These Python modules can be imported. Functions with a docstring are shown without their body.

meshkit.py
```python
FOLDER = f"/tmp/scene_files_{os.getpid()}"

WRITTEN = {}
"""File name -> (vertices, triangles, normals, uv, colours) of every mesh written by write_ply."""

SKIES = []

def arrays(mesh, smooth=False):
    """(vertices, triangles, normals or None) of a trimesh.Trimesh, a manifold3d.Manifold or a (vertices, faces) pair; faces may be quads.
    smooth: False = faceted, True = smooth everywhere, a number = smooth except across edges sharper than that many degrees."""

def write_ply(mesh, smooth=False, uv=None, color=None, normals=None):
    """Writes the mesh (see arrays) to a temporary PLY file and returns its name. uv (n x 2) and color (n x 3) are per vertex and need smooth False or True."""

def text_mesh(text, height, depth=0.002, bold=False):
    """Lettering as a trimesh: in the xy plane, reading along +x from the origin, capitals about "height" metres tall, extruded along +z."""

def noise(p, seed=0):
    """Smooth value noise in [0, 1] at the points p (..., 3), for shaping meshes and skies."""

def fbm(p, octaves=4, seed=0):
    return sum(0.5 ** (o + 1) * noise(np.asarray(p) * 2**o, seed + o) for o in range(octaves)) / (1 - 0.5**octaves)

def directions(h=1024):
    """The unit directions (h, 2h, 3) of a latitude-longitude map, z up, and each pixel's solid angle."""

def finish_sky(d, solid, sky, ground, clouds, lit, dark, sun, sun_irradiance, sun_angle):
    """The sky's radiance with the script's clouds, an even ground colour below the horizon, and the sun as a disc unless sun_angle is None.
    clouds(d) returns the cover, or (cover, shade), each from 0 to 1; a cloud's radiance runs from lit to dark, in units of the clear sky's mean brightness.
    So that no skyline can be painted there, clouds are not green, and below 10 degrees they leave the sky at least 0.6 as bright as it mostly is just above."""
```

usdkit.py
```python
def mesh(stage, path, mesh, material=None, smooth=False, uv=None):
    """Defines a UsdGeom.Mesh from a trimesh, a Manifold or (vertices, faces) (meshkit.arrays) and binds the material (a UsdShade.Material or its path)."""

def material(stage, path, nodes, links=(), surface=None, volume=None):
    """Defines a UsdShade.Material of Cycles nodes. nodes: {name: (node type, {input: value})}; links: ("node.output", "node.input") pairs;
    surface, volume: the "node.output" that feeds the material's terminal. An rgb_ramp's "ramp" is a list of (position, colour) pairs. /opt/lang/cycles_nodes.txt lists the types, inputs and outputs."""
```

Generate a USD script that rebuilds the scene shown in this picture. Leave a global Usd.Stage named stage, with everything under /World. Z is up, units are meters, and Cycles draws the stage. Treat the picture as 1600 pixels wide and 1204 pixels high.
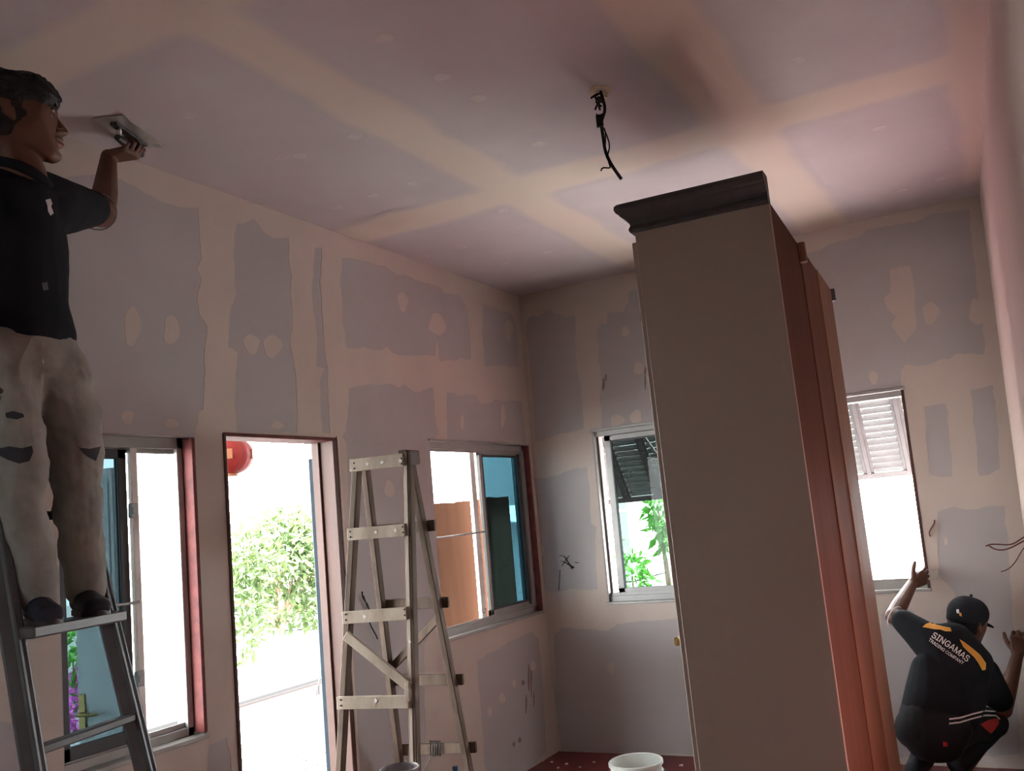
import math, random
import numpy as np
import trimesh, manifold3d
import shapely
from shapely.geometry import Polygon, box as sbox, Point
from shapely import affinity
from shapely.ops import unary_union
import usdkit, meshkit
from pxr import Usd, UsdGeom, UsdLux, UsdShade, Gf, Sdf, Vt

stage = Usd.Stage.CreateInMemory()
UsdGeom.SetStageUpAxis(stage, UsdGeom.Tokens.z)
UsdGeom.SetStageMetersPerUnit(stage, 1.0)
UsdGeom.Xform.Define(stage, '/World')
UsdGeom.Scope.Define(stage, '/World/Looks')
rng = random.Random(7)

# ------------------------------------------------------------------ camera, sky, sun, exposure
# room: x along the back wall (left wall at x=0), back wall at y=0, room at y<0, floor z=0, ceiling z=H
H = 3.1
FPX, PX, PY = 1384.0, 888.0, 641.0
YAW, PITCH, ROLL = np.radians([-26.16, 6.59, -5.37])
C = np.array([2.939, -5.36, 1.557])
_f = np.array([math.sin(YAW) * math.cos(PITCH), math.cos(YAW) * math.cos(PITCH), math.sin(PITCH)])
_r = np.array([math.cos(YAW), -math.sin(YAW), 0.0])
_u = np.cross(_r, _f)
cR = math.cos(ROLL) * _r + math.sin(ROLL) * _u
cU = -math.sin(ROLL) * _r + math.cos(ROLL) * _u
cF = _f
EXPOSURE = 0.2
SKY = 10.0
SUN = 60.0
SUN_DIR = np.array([-0.28, -0.10, -0.95])          # the way the sunlight travels
cam = UsdGeom.Camera.Define(stage, '/World/camera')
M4 = np.eye(4); M4[0, :3] = cR; M4[1, :3] = cU; M4[2, :3] = -cF; M4[3, :3] = C
cam.AddTransformOp().Set(Gf.Matrix4d(*M4.ravel().tolist()))
AP = 36.0
cam.CreateHorizontalApertureAttr(AP)
cam.CreateVerticalApertureAttr(AP * 1204 / 1600)
cam.CreateFocalLengthAttr(FPX / 1600 * AP)
cam.CreateHorizontalApertureOffsetAttr(-(PX - 800) / 1600 * AP)
cam.CreateVerticalApertureOffsetAttr((PY - 602) / 1600 * AP)
cam.CreateClippingRangeAttr(Gf.Vec2f(0.02, 200))
cam.CreateExposureAttr(EXPOSURE)
dome = UsdLux.DomeLight.Define(stage, '/World/sky')
dome.CreateIntensityAttr(SKY)
dome.CreateColorAttr(Gf.Vec3f(0.95, 0.99, 1.0))
sun = UsdLux.DistantLight.Define(stage, '/World/sun')
sun.CreateIntensityAttr(SUN)
sun.CreateAngleAttr(2.0); sun.CreateNormalizeAttr(True)
sun.CreateColorAttr(Gf.Vec3f(1.0, 0.97, 0.94))
_z = -SUN_DIR / np.linalg.norm(SUN_DIR)
_x = np.cross([0, 1, 0], _z); _x /= np.linalg.norm(_x); _y = np.cross(_z, _x)
S4 = np.eye(4); S4[0, :3] = _x; S4[1, :3] = _y; S4[2, :3] = _z
sun.AddTransformOp().Set(Gf.Matrix4d(*S4.ravel().tolist()))

# ------------------------------------------------------------------ measuring: where a sight line meets a real plane
def ray(x, y): return cR * (x - PX) + cU * (PY - y) + cF * FPX
def hit(x, y, n, c):
    d = ray(x, y); n = np.array(n, float); return C + (c - C @ n) / (d @ n) * d
def AX(x, y, X): return hit(x, y, (1, 0, 0), X)
def AY(x, y, Y): return hit(x, y, (0, 1, 0), Y)
def AZ(x, y, Z): return hit(x, y, (0, 0, 1), Z)
def Q(x, y, d): return C + (x - PX) / FPX * d * cR + (PY - y) / FPX * d * cU + d * cF

# ------------------------------------------------------------------ materials
LOOK = {}
def mat(name, c1, c2=None, rough=0.7, scale=6.0, detail=4, metallic=0.0, bump=0.0, bscale=60.0, stretch=None, spec=0.3, lo=0.35, hi=0.65, coat=0.0, trans=None, sheen=0.0):
    if name in LOOK: return LOOK[name]
    c2 = c2 or tuple(x * 0.88 for x in c1)
    n = {'g': ('texture_coordinate', {}), 'm': ('mapping', {'scale': stretch or (1, 1, 1)}),
         'n': ('noise_texture', {'scale': scale, 'detail': detail, 'roughness': 0.6}),
         'r': ('rgb_ramp', {'ramp': [(0, c2), (lo, c2), (hi, c1), (1, c1)]}),
         'p': ('principled_bsdf', {'roughness': rough, 'metallic': metallic, 'specular_ior_level': spec, 'coat_weight': coat, 'sheen_weight': sheen})}
    l = [('g.object', 'm.vector'), ('m.vector', 'n.vector'), ('n.fac', 'r.fac'), ('r.color', 'p.base_color')]
    if bump:
        n['bn'] = ('noise_texture', {'scale': bscale, 'detail': 5}); n['b'] = ('bump', {'strength': bump, 'distance': 0.01})
        l += [('m.vector', 'bn.vector'), ('bn.fac', 'b.height'), ('b.normal', 'p.normal')]
    surf = 'p.BSDF'
    if trans:
        n['t'] = ('translucent_bsdf', {'color': trans}); n['mx'] = ('mix_closure', {'fac': 0.35})
        l += [('p.BSDF', 'mx.closure1'), ('t.BSDF', 'mx.closure2')]; surf = 'mx.closure'
    LOOK[name] = usdkit.material(stage, '/World/Looks/' + name, n, l, surface=surf)
    return LOOK[name]

def glass(name, tint, gloss=0.9):
    LOOK[name] = usdkit.material(stage, '/World/Looks/' + name, {
        't': ('transparent_bsdf', {'color': tint}), 'g': ('glossy_bsdf', {'color': (gloss, gloss, gloss), 'roughness': 0.02}),
        'w': ('layer_weight', {'blend': 0.5}), 'q': ('math', {'math_type': 'power', 'value2': 5.0}), 'f': ('math', {'math_type': 'multiply_add', 'value2': 0.9, 'value3': 0.035}), 'm': ('mix_closure', {})},
        [('w.facing', 'q.value1'), ('q.value', 'f.value1'), ('f.value', 'm.fac'), ('t.BSDF', 'm.closure1'), ('g.BSDF', 'm.closure2')], surface='m.closure')
    return LOOK[name]

board = mat('plasterboard', (0.375, 0.352, 0.35), (0.35, 0.328, 0.326), 0.85, 2.2, bump=0.04, bscale=90)
cboard = mat('ceiling_board', (0.43, 0.385, 0.385), (0.39, 0.345, 0.35), 0.85, 1.6, bump=0.03)
filler = mat('joint_filler', (0.47, 0.407, 0.362), (0.44, 0.381, 0.339), 0.9, 3.5, bump=0.06, bscale=25)
spot_m = mat('filler_spot_white', (0.475, 0.425, 0.405), None, 0.9, 20)
plaster = mat('skim_plaster', (0.56, 0.47, 0.42), (0.51, 0.43, 0.385), 0.85, 1.5, bump=0.06, bscale=20)
floor_red = mat('red_cement', (0.17, 0.034, 0.036), (0.11, 0.022, 0.024), 0.45, 3.0, spec=0.4)
alu = mat('aluminium', (0.33, 0.33, 0.32), (0.29, 0.29, 0.28), 0.45, 9, metallic=0.35)
alu_dark = mat('dark_aluminium', (0.06, 0.065, 0.07), None, 0.45, 9)
alu_white = mat('white_aluminium', (0.72, 0.70, 0.66), None, 0.5, 9)
red_timber = mat('red_painted_timber', (0.15, 0.035, 0.032), (0.09, 0.022, 0.02), 0.7, 14, bump=0.1)
brown_timber = mat('brown_timber', (0.075, 0.036, 0.027), (0.05, 0.024, 0.017), 0.6, 8, stretch=(1, 1, 0.15), bump=0.05)
dark_red = mat('dark_red_timber', (0.20, 0.05, 0.045), (0.10, 0.03, 0.03), 0.7, 14)
plywood = mat('plywood_sheet', (0.092, 0.047, 0.029), (0.076, 0.038, 0.023), 0.95, 5, stretch=(1, 1.5, 0.12), spec=0.0)
ward_end = mat('wardrobe_end', (0.27, 0.20, 0.165), (0.26, 0.192, 0.157), 0.55, 1.2)
crown_m = mat('wardrobe_crown', (0.05, 0.042, 0.04), (0.04, 0.034, 0.032), 0.6, 20)
ward_back = mat('wardrobe_back_ply', (0.085, 0.033, 0.018), (0.065, 0.026, 0.014), 0.8, 4, stretch=(3, 3, 0.12), spec=0.1)
ward_back2 = mat('wardrobe_back_ply_light', (0.12, 0.055, 0.031), (0.10, 0.045, 0.026), 0.8, 4, stretch=(3, 3, 0.12), spec=0.1)
ward_back3 = mat('wardrobe_back_ply_pale', (0.19, 0.10, 0.06), (0.16, 0.082, 0.048), 0.7, 4, stretch=(3, 3, 0.12), spec=0.2)
batten_m = mat('wardrobe_batten', (0.16, 0.08, 0.05), None, 0.6, 8, stretch=(1, 1, 0.15))
pale_wood = mat('worn_pale_wood', (0.34, 0.28, 0.225), (0.22, 0.17, 0.13), 0.8, 9, stretch=(1, 1, 0.4), bump=0.15, lo=0.3, hi=0.6)
leg_wood = mat('worn_leg_wood', (0.115, 0.08, 0.058), (0.07, 0.047, 0.034), 0.8, 10, stretch=(2, 2, 0.25), bump=0.15)
splash = mat('paint_splash', (0.5, 0.47, 0.44), None, 0.8, 30)
steel = mat('grey_ladder_metal', (0.11, 0.115, 0.12), (0.085, 0.09, 0.095), 0.45, 8, metallic=0.3)
steel_l = mat('grey_rung_metal', (0.10, 0.10, 0.10), None, 0.45, 8, metallic=0.3)
black_wire = mat('black_cable', (0.012, 0.011, 0.011), None, 0.5, 30)
red_wire = mat('brown_cable', (0.12, 0.045, 0.035), None, 0.5, 30)
tape_m = mat('pale_tape', (0.55, 0.42, 0.28), None, 0.7, 30)
skin = mat('skin', (0.105, 0.047, 0.030), (0.085, 0.037, 0.023), 0.5, 12, bump=0.03)
hair_m = mat('black_hair', (0.010, 0.008, 0.007), (0.004, 0.004, 0.004), 0.5, 60, bump=0.6, bscale=120)
shirt_m = mat('black_shirt', (0.012, 0.014, 0.018), (0.008, 0.0095, 0.012), 0.85, 5, bump=0.1, bscale=30, spec=0.12)
pants_m = mat('stained_pale_cotton', (0.255, 0.245, 0.22), (0.185, 0.178, 0.16), 0.9, 7, bump=0.2, bscale=18)
dark_pants = mat('black_track_cloth', (0.010, 0.011, 0.014), None, 0.75, 5, bump=0.1, spec=0.2)
shoe_m = mat('dark_shoe', (0.022, 0.026, 0.038), None, 0.7, 12)
white_cloth = mat('white_print', (0.62, 0.62, 0.62), None, 0.8, 30)
piping_m = mat('pale_piping', (0.3, 0.28, 0.25), None, 0.8, 30)
yellow_cloth = mat('amber_cloth', (0.62, 0.30, 0.05), (0.55, 0.26, 0.045), 0.8, 20)
red_cloth = mat('red_cloth', (0.42, 0.03, 0.03), None, 0.8, 20)
eye_w = mat('eye_white', (0.22, 0.19, 0.18), None, 0.3, 10)
lip_m = mat('lips', (0.17, 0.06, 0.045), None, 0.5, 10)
bucket_m = mat('white_plastic', (0.66, 0.70, 0.67), (0.60, 0.64, 0.61), 0.45, 8)
tin_m = mat('grey_tin', (0.20, 0.17, 0.18), (0.13, 0.11, 0.12), 0.4, 20, metallic=0.4)
blue_m = mat('blue_plastic', (0.012, 0.09, 0.22), None, 0.4, 20)
clear_m = mat('milky_plastic', (0.55, 0.57, 0.58), None, 0.4, 20)
blade_m = mat('blade_steel', (0.55, 0.53, 0.5), None, 0.35, 20, metallic=0.8)
grip_m = mat('dark_grip', (0.02, 0.018, 0.018), None, 0.5, 20)
leaf_m = mat('tree_leaf', (0.085, 0.12, 0.05), (0.04, 0.07, 0.028), 0.6, 2.5, trans=(0.09, 0.14, 0.04))
leaf_b = mat('bright_leaf', (0.10, 0.30, 0.06), (0.07, 0.22, 0.04), 0.6, 2.5, trans=(0.14, 0.38, 0.06))
bark = mat('bark', (0.25, 0.18, 0.12), None, 0.9, 20, bump=0.5)
flower_m = mat('magenta_flower', (0.50, 0.09, 0.40), (0.36, 0.06, 0.30), 0.7, 9, trans=(0.5, 0.12, 0.4))
paving = mat('pale_paving', (0.18, 0.165, 0.155), (0.14, 0.125, 0.115), 0.8, 4)
grout = mat('paving_grout', (0.008, 0.005, 0.0045), None, 0.9, 9)
kerb_m = mat('dark_kerb', (0.006, 0.006, 0.0065), None, 0.8, 6)
yard_m = mat('yard_concrete', (0.16, 0.158, 0.154), (0.13, 0.128, 0.125), 0.9, 1.2)
white_paint = mat('white_paint', (0.78, 0.79, 0.78), (0.74, 0.75, 0.74), 0.5, 3)
house_m = mat('house_render', (0.74, 0.72, 0.68), None, 0.9, 2)
grey_render = mat('grey_render', (0.26, 0.25, 0.24), None, 0.9, 2)
terrace_m = mat('terrace_tile', (0.115, 0.055, 0.068), (0.10, 0.048, 0.06), 0.8, 3)
red_path2 = mat('pale_terrace', (0.34, 0.335, 0.33), (0.31, 0.305, 0.30), 0.8, 2)
red_path = mat('red_path_paint', (0.56, 0.07, 0.13), (0.50, 0.062, 0.115), 0.8, 2)
pink_wall = mat('faded_red_wall', (0.46, 0.17, 0.18), None, 0.9, 2)
roof_pink = mat('faded_red_roof', (0.06, 0.027, 0.025), (0.05, 0.022, 0.02), 0.8, 3)
roof_blue = mat('blue_roof', (0.006, 0.018, 0.032), None, 0.6, 3)
awn_m = mat('awning_metal', (0.21, 0.21, 0.208), (0.18, 0.18, 0.178), 0.5, 8)
awn_d = mat('awning_rib_metal', (0.09, 0.09, 0.09), None, 0.5, 8)
door_blue = mat('dark_blue_door', (0.05, 0.07, 0.09), None, 0.5, 8)
brass = mat('brass', (0.55, 0.40, 0.16), None, 0.35, 8, metallic=0.8)
lantern_m = mat('red_lantern_silk', (0.20, 0.014, 0.011), (0.14, 0.010, 0.008), 0.5, 9, trans=(0.25, 0.02, 0.015))
gold_m = mat('lantern_gold', (0.20, 0.07, 0.03), None, 0.5, 9)
chip_m = mat('plaster_chip_white', (0.6, 0.52, 0.46), None, 0.9, 9)
stain_m = mat('rust_smudge', (0.24, 0.175, 0.16), None, 0.9, 9)
glass('tinted_glass', (0.130, 0.165, 0.178), .4)
glass('deep_tinted_glass', (0.088, 0.150, 0.175), .3)
glass('green_glass', (0.27, 0.316, 0.308), .12)

# ceiling filler: fades to the bare board along a feathered trowel edge (mask = thickness of the filler)
usdkit.material(stage, '/World/Looks/feathered_filler', {
    'a': ('attribute', {'attribute': 'mask'}), 'g': ('texture_coordinate', {}), 'n': ('noise_texture', {'scale': 5.0, 'detail': 4}),
    's': ('math', {'math_type': 'multiply_add', 'value2': 0.35, 'value3': -0.175}), 'ad': ('math', {'math_type': 'add', 'use_clamp': True}),
    'x': ('mix_color', {'a': (0.41, 0.365, 0.365), 'b': (0.50, 0.425, 0.365)}), 'p': ('principled_bsdf', {'roughness': 0.9, 'specular_ior_level': 0.3})},
    [('g.object', 'n.vector'), ('n.fac', 's.value1'), ('s.value', 'ad.value1'), ('a.fac', 'ad.value2'), ('ad.value', 'x.fac'), ('x.result', 'p.base_color')], surface='p.BSDF')
LOOK['feathered'] = UsdShade.Material.Get(stage, '/World/Looks/feathered_filler')

# ------------------------------------------------------------------ object helpers
USED = {}
def numbered(path):
    k = USED.get(path, 0); USED[path] = k + 1
    return path if k == 0 else f'{path}_{k:03d}'
def keys(p, label=None, cat=None, group=None, kind=None):
    for k, v in (('label', label), ('category', cat), ('group', group), ('kind', kind)):
        if v: p.SetCustomDataByKey(k, v)
    return p
def obj(name, mesh, m, parent=None, smooth=35, label=None, cat=None, group=None, kind=None):
    base = str(parent.GetPath()) if parent else '/World'
    if isinstance(mesh, (list, tuple)) and len(mesh) and not isinstance(mesh[0], np.ndarray): mesh = trimesh.util.concatenate([tm(x) for x in mesh])
    p = usdkit.mesh(stage, numbered(base + '/' + name), mesh, LOOK[m] if isinstance(m, str) else m, smooth=smooth).GetPrim()
    return keys(p, label, cat, group, kind)
def thing(name, label, cat, loc=(0, 0, 0), group=None, kind=None):
    x = UsdGeom.Xform.Define(stage, numbered('/World/' + name))
    if any(loc): x.AddTranslateOp().Set(Gf.Vec3d(*map(float, loc)))
    return keys(x.GetPrim(), label, cat, group, kind)
def tm(m):
    if isinstance(m, manifold3d.Manifold):
        q = m.to_mesh(); return trimesh.Trimesh(np.array(q.vert_properties[:, :3]), np.array(q.tri_verts), process=False)
    return m
def bx(lo, hi, c=0.0):
    lo, hi = np.minimum(lo, hi).astype(float), np.maximum(lo, hi).astype(float)
    return obx((lo + hi) / 2, np.eye(3), (hi - lo) / 2, c)
def obx(cen, ax, half, c=0.0):
    """box with axes ax (rows) and half sizes; c chamfers every edge"""
    half = np.asarray(half, float); c = min(c, half.min() * 0.9)
    if c <= 0:
        b = trimesh.creation.box(extents=2 * half)
    else:
        pts = []
        for s in np.ndindex(2, 2, 2):
            sg = np.array(s) * 2 - 1
            for k in range(3):
                h = half - c; h[k] = half[k]; pts.append(sg * h)
        b = trimesh.Trimesh(np.array(pts)).convex_hull
    b.vertices = b.vertices @ np.asarray(ax, float) + np.asarray(cen, float)
    return b
def unit(v): v = np.asarray(v, float); return v / np.linalg.norm(v)
def beam(p0, p1, w, d, side, c=0.002):
    """a bar from p0 to p1, w across along side, d in the third direction"""
    p0, p1 = np.asarray(p0, float), np.asarray(p1, float); a = unit(p1 - p0)
    s = unit(np.asarray(side, float) - a * (np.asarray(side, float) @ a)); t = np.cross(a, s)
    return obx((p0 + p1) / 2, np.array([a, s, t]), (np.linalg.norm(p1 - p0) / 2, w / 2, d / 2), c)
def tube(pts, r, n=8, closed_ends=True):
    pts = np.asarray(pts, float); T = np.gradient(pts, axis=0); T /= np.linalg.norm(T, axis=1, keepdims=True)
    rr = np.full(len(pts), r) if np.ndim(r) == 0 else np.asarray(r)
    up = np.array([0.3, 0.2, 0.93]) if abs(T[0][2]) < 0.9 else np.array([1.0, 0.1, 0])
    v, f = [], []
    for p, t, q in zip(pts, T, rr):
        a = unit(np.cross(t, up)); b = np.cross(a, t); up = b
        for k in range(n):
            w = 2 * math.pi * k / n; v.append(p + q * (math.cos(w) * a + math.sin(w) * b))
    for i in range(len(pts) - 1):
        for k in range(n):
            a, b = i * n + k, i * n + (k + 1) % n
            f += [(a, b, b + n), (a, b + n, a + n)]
    v += [pts[0], pts[-1]]
    for k in range(n):
        f += [(len(v) - 2, (k + 1) % n, k), (len(v) - 1, (len(pts) - 1) * n + k, (len(pts) - 1) * n + (k + 1) % n)]
    m = trimesh.Trimesh(np.array(v), np.array(f), process=False); m.fix_normals(); return m
def spline(pts, n=24):
    from scipy.interpolate import CubicSpline
    pts = np.asarray(pts, float); s = np.concatenate([[0], np.cumsum(np.linalg.norm(np.diff(pts, axis=0), axis=1))])
    return CubicSpline(s, pts)(np.linspace(0, s[-1], n))
def lathe(profile, cen, n=40):
    m = trimesh.creation.revolve(np.array(profile, float), sections=n); m.apply_translation(cen); m.fix_normals(); return m
def sph(c, r): return manifold3d.Manifold.sphere(float(r), 20).translate([float(x) for x in c])
def hull(*s): return manifold3d.Manifold.batch_hull([sph(p, r) for p, r in s])
def chain(*s): return [hull(a, b) for a, b in zip(s[:-1], s[1:])]
def union(parts): return manifold3d.Manifold.batch_boolean(parts, manifold3d.OpType.Add)
def soft(parts, edge=0.02, it=12, lam=0.5):
    m = tm(union(parts).refine_to_length(edge)); m.merge_vertices()
    trimesh.smoothing.filter_taubin(m, lamb=lam, nu=lam + 0.03, iterations=it)
    return m
def wrinkle(m, amp, scale, seed=0):
    n = meshkit.arrays(m, True)[2]; k = meshkit.fbm(m.vertices * scale, 3, seed) - 0.5
    m.vertices = m.vertices + n * (2 * amp * k)[:, None]; return m
def prism(poly, h):
    gs = [g for g in getattr(poly, 'geoms', [poly]) if g.geom_type == 'Polygon' and g.area > 1e-5]
    return trimesh.util.concatenate([trimesh.creation.extrude_polygon(g, h, engine='earcut') for g in gs])
def on_left(poly, x0, h):      # (y, z) polygon -> slab from x0 to x0+h
    m = prism(poly, h); v = m.vertices; m.vertices = np.stack([x0 + v[:, 2], v[:, 0], v[:, 1]], 1); return m
def on_back(poly, y0, h):      # (x, z) polygon -> slab from y0 towards the room, to y0-h
    m = prism(poly, h); v = m.vertices; m.vertices = np.stack([v[:, 0], y0 - v[:, 2], v[:, 1]], 1); return m
def rough(poly, amp=0.007, step=0.012, seed=0, skip=0.0):
    out = []
    for g in getattr(poly, 'geoms', [poly]):
        L = g.exterior.length; s = np.arange(0, L, step)
        p = np.array([g.exterior.interpolate(x).coords[0] for x in s])
        q = np.column_stack([p * 14, np.full(len(p), 3.3 + seed)]); q2 = np.column_stack([p * 45, np.full(len(p), 9.1 + seed)])
        o = np.stack([meshkit.noise(q, seed) - .5, meshkit.noise(q, seed + 5) - .5], 1) * 2 * amp + np.stack([meshkit.noise(q2, seed + 1) - .5, meshkit.noise(q2, seed + 9) - .5], 1) * amp
        out.append(Polygon(p + o).buffer(0))
    return unary_union(out)
def LWp(*pts): return Polygon([AX(x, y, 0)[1:] for x, y in pts]).buffer(0)
def BWp(*pts): return Polygon([AY(x, y, 0)[[0, 2]] for x, y in pts]).buffer(0)
def blob(pix, rx, ry, plane):
    n = 14; ph = rng.random() * 6
    pts = [(pix[0] + rx * math.cos(t) * (1 + .18 * math.sin(3 * t + ph)), pix[1] + ry * math.sin(t) * (1 + .15 * math.sin(2 * t + 2 * ph))) for t in np.linspace(0, 2 * math.pi, n, endpoint=False)]
    return LWp(*pts) if plane == 'L' else BWp(*pts)

# ================================================================== THE SETTING
YF = -6.6                       # front wall, behind the camera
def xr(y, z): return 2.923 + 0.0171 * z - 0.044 * y     # the right wall stands a little askew

# openings
W1 = dict(y0=-3.412, y1=-2.835, z0=0.835, z1=2.005)
D1 = dict(y0=-2.682, y1=-1.985, z0=0.0, z1=2.025)
W2 = dict(y0=-1.203, y1=-0.058, z0=0.925, z1=2.045)
W3 = dict(x0=0.468, x1=2.437, z0=0.955, z1=2.085)
W4 = dict(y0=-2.75, y1=-1.75, z0=0.35, z1=1.32)
rect = lambda a0, b0, a1, b1: sbox(min(a0, a1), min(b0, b1), max(a0, a1), max(b0, b1))
hole1, hole2, holed = rect(W1['y0'], W1['z0'], W1['y1'], W1['z1']), rect(W2['y0'], W2['z0'], W2['y1'], W2['z1']), rect(D1['y0'], -.5, D1['y1'], D1['z1'])
hole3, hole4 = rect(W3['x0'], W3['z0'], W3['x1'], W3['z1']), rect(W4['y0'], W4['z0'], W4['y1'], W4['z1'])
T = 0.12
wallL = rect(YF, 0, T, H).difference(unary_union([hole1, hole2, holed]))
wall_left = obj('wall_left', on_left(wallL, -T, T), board, kind='structure', label='long grey plasterboard wall with two windows and the doorway')
wallB = rect(0, 0, 3.3, H).difference(hole3)
wall_back = obj('wall_back', on_back(wallB, T, T), board, kind='structure', label='far grey plasterboard wall behind the tall wardrobe')
mR = prism(rect(YF, 0, T, H).difference(hole4), T); v = mR.vertices
mR.vertices = np.stack([xr(v[:, 0], v[:, 1]) + v[:, 2], v[:, 0], v[:, 1]], 1)
wall_right = obj('wall_right', mR, plaster, kind='structure', label='plastered wall seen edge-on along the right side')
WF = dict(x0=0.3, x1=0.75, z0=1.4, z1=1.9)
wallF = rect(-T, 0, 3.5, H).difference(rect(WF['x0'], WF['z0'], WF['x1'], WF['z1']))
wall_front = obj('wall_front', on_back(wallF, YF, T), plaster, kind='structure')
ceiling = obj('ceiling', bx((-0.4, YF - T, H), (3.8, T + .25, H + 0.15)), cboard, kind='structure', label='taped plasterboard ceiling with pale filler bands')
floor = obj('floor', bx((-T, YF - T, -0.14), (3.5, T, 0)), floor_red, kind='structure', label='dark red cement floor')

# ---- filler on the left wall: everything that is not bare board, as traced
bareL = [
    [(40, 300), (110, 276), (160, 272), (186, 280), (200, 285), (216, 293), (226, 302), (241, 309), (252, 316), (265, 318), (278, 323), (309, 323), (311, 347), (313, 380), (315, 407), (305, 418), (315, 437), (307, 467), (312, 493), (324, 508), (318, 571), (317, 639), (307, 646), (302, 690), (40, 690)],
    [(369, 349), (380, 349), (395, 342), (404, 350), (410, 362), (416, 366), (425, 371), (438, 371), (451, 370), (453, 418), (457, 512), (453, 538), (461, 579), (464, 624), (464, 675), (369, 675), (367, 624), (371, 549), (358, 541), (358, 489), (367, 459), (365, 399)],
    [(492, 388), (502, 388), (500, 437), (505, 512), (511, 586), (515, 676), (504, 676), (498, 597), (507, 575), (494, 571), (496, 534), (487, 459)],
    [(534, 402), (567, 406), (580, 411), (601, 417), (610, 424), (623, 432), (632, 430), (642, 434), (661, 440), (675, 444), (687, 449), (694, 458), (704, 458), (717, 460), (728, 479), (732, 514), (735, 544), (734, 562), (720, 560), (709, 563), (687, 564), (683, 530), (679, 556), (664, 554), (646, 556), (630, 556), (612, 552), (605, 541), (596, 548), (586, 546), (567, 541), (555, 545), (541, 543), (535, 500), (532, 443)],
    [(754, 475), (773, 481), (799, 490), (804, 505), (807, 522), (810, 574), (785, 571), (758, 572), (754, 529)],
    [(545, 606), (560, 604), (575, 599), (595, 601), (612, 599), (622, 605), (631, 602), (640, 608), (653, 614), (664, 608), (676, 606), (679, 649), (685, 679), (674, 692), (690, 960), (662, 1005), (664, 1204), (660, 1500), (560, 1500), (557, 1204), (549, 950), (543, 760), (540, 690), (535, 682), (541, 670)],
    [(698, 613), (709, 613), (712, 618), (724, 617), (743, 617), (747, 626), (749, 630), (769, 630), (771, 623), (780, 626), (795, 625), (814, 627), (821, 690), (700, 690), (697, 650)],
    [(745, 1032), (760, 1024), (775, 1015), (800, 1000), (830, 986), (842, 998), (847, 1060), (850, 1120), (854, 1172), (829, 1202), (760, 1240), (752, 1120)],
    [(-200, 1128), (0, 1126), (45, 1131), (60, 1204), (80, 1500), (-300, 1500)],
    [(325, 1165), (355, 1150), (362, 1204), (365, 1400), (320, 1400)],
]
greyL = unary_union([rough(LWp(*p), seed=i) for i, p in enumerate(bareL)] + [rough(rect(-5.9, 1.5, -4.6, 2.9), seed=41), rough(rect(-4.4, .2, -3.7, 1.2), seed=42), rough(rect(-5.9, .2, -4.6, 1.3), seed=43)])
fillL = rect(YF, 0.0, 0, H).difference(unary_union([greyL, hole1.buffer(.004), hole2.buffer(.004), holed.buffer(.004)]))
def parts_of(poly, least=0.0008): return [g for g in getattr(poly, 'geoms', [poly]) if g.geom_type == 'Polygon' and g.area > least]
for g in parts_of(fillL): obj('joint_compound', on_left(g, -0.002, 0.0032), filler, wall_left, smooth=False)
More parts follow.
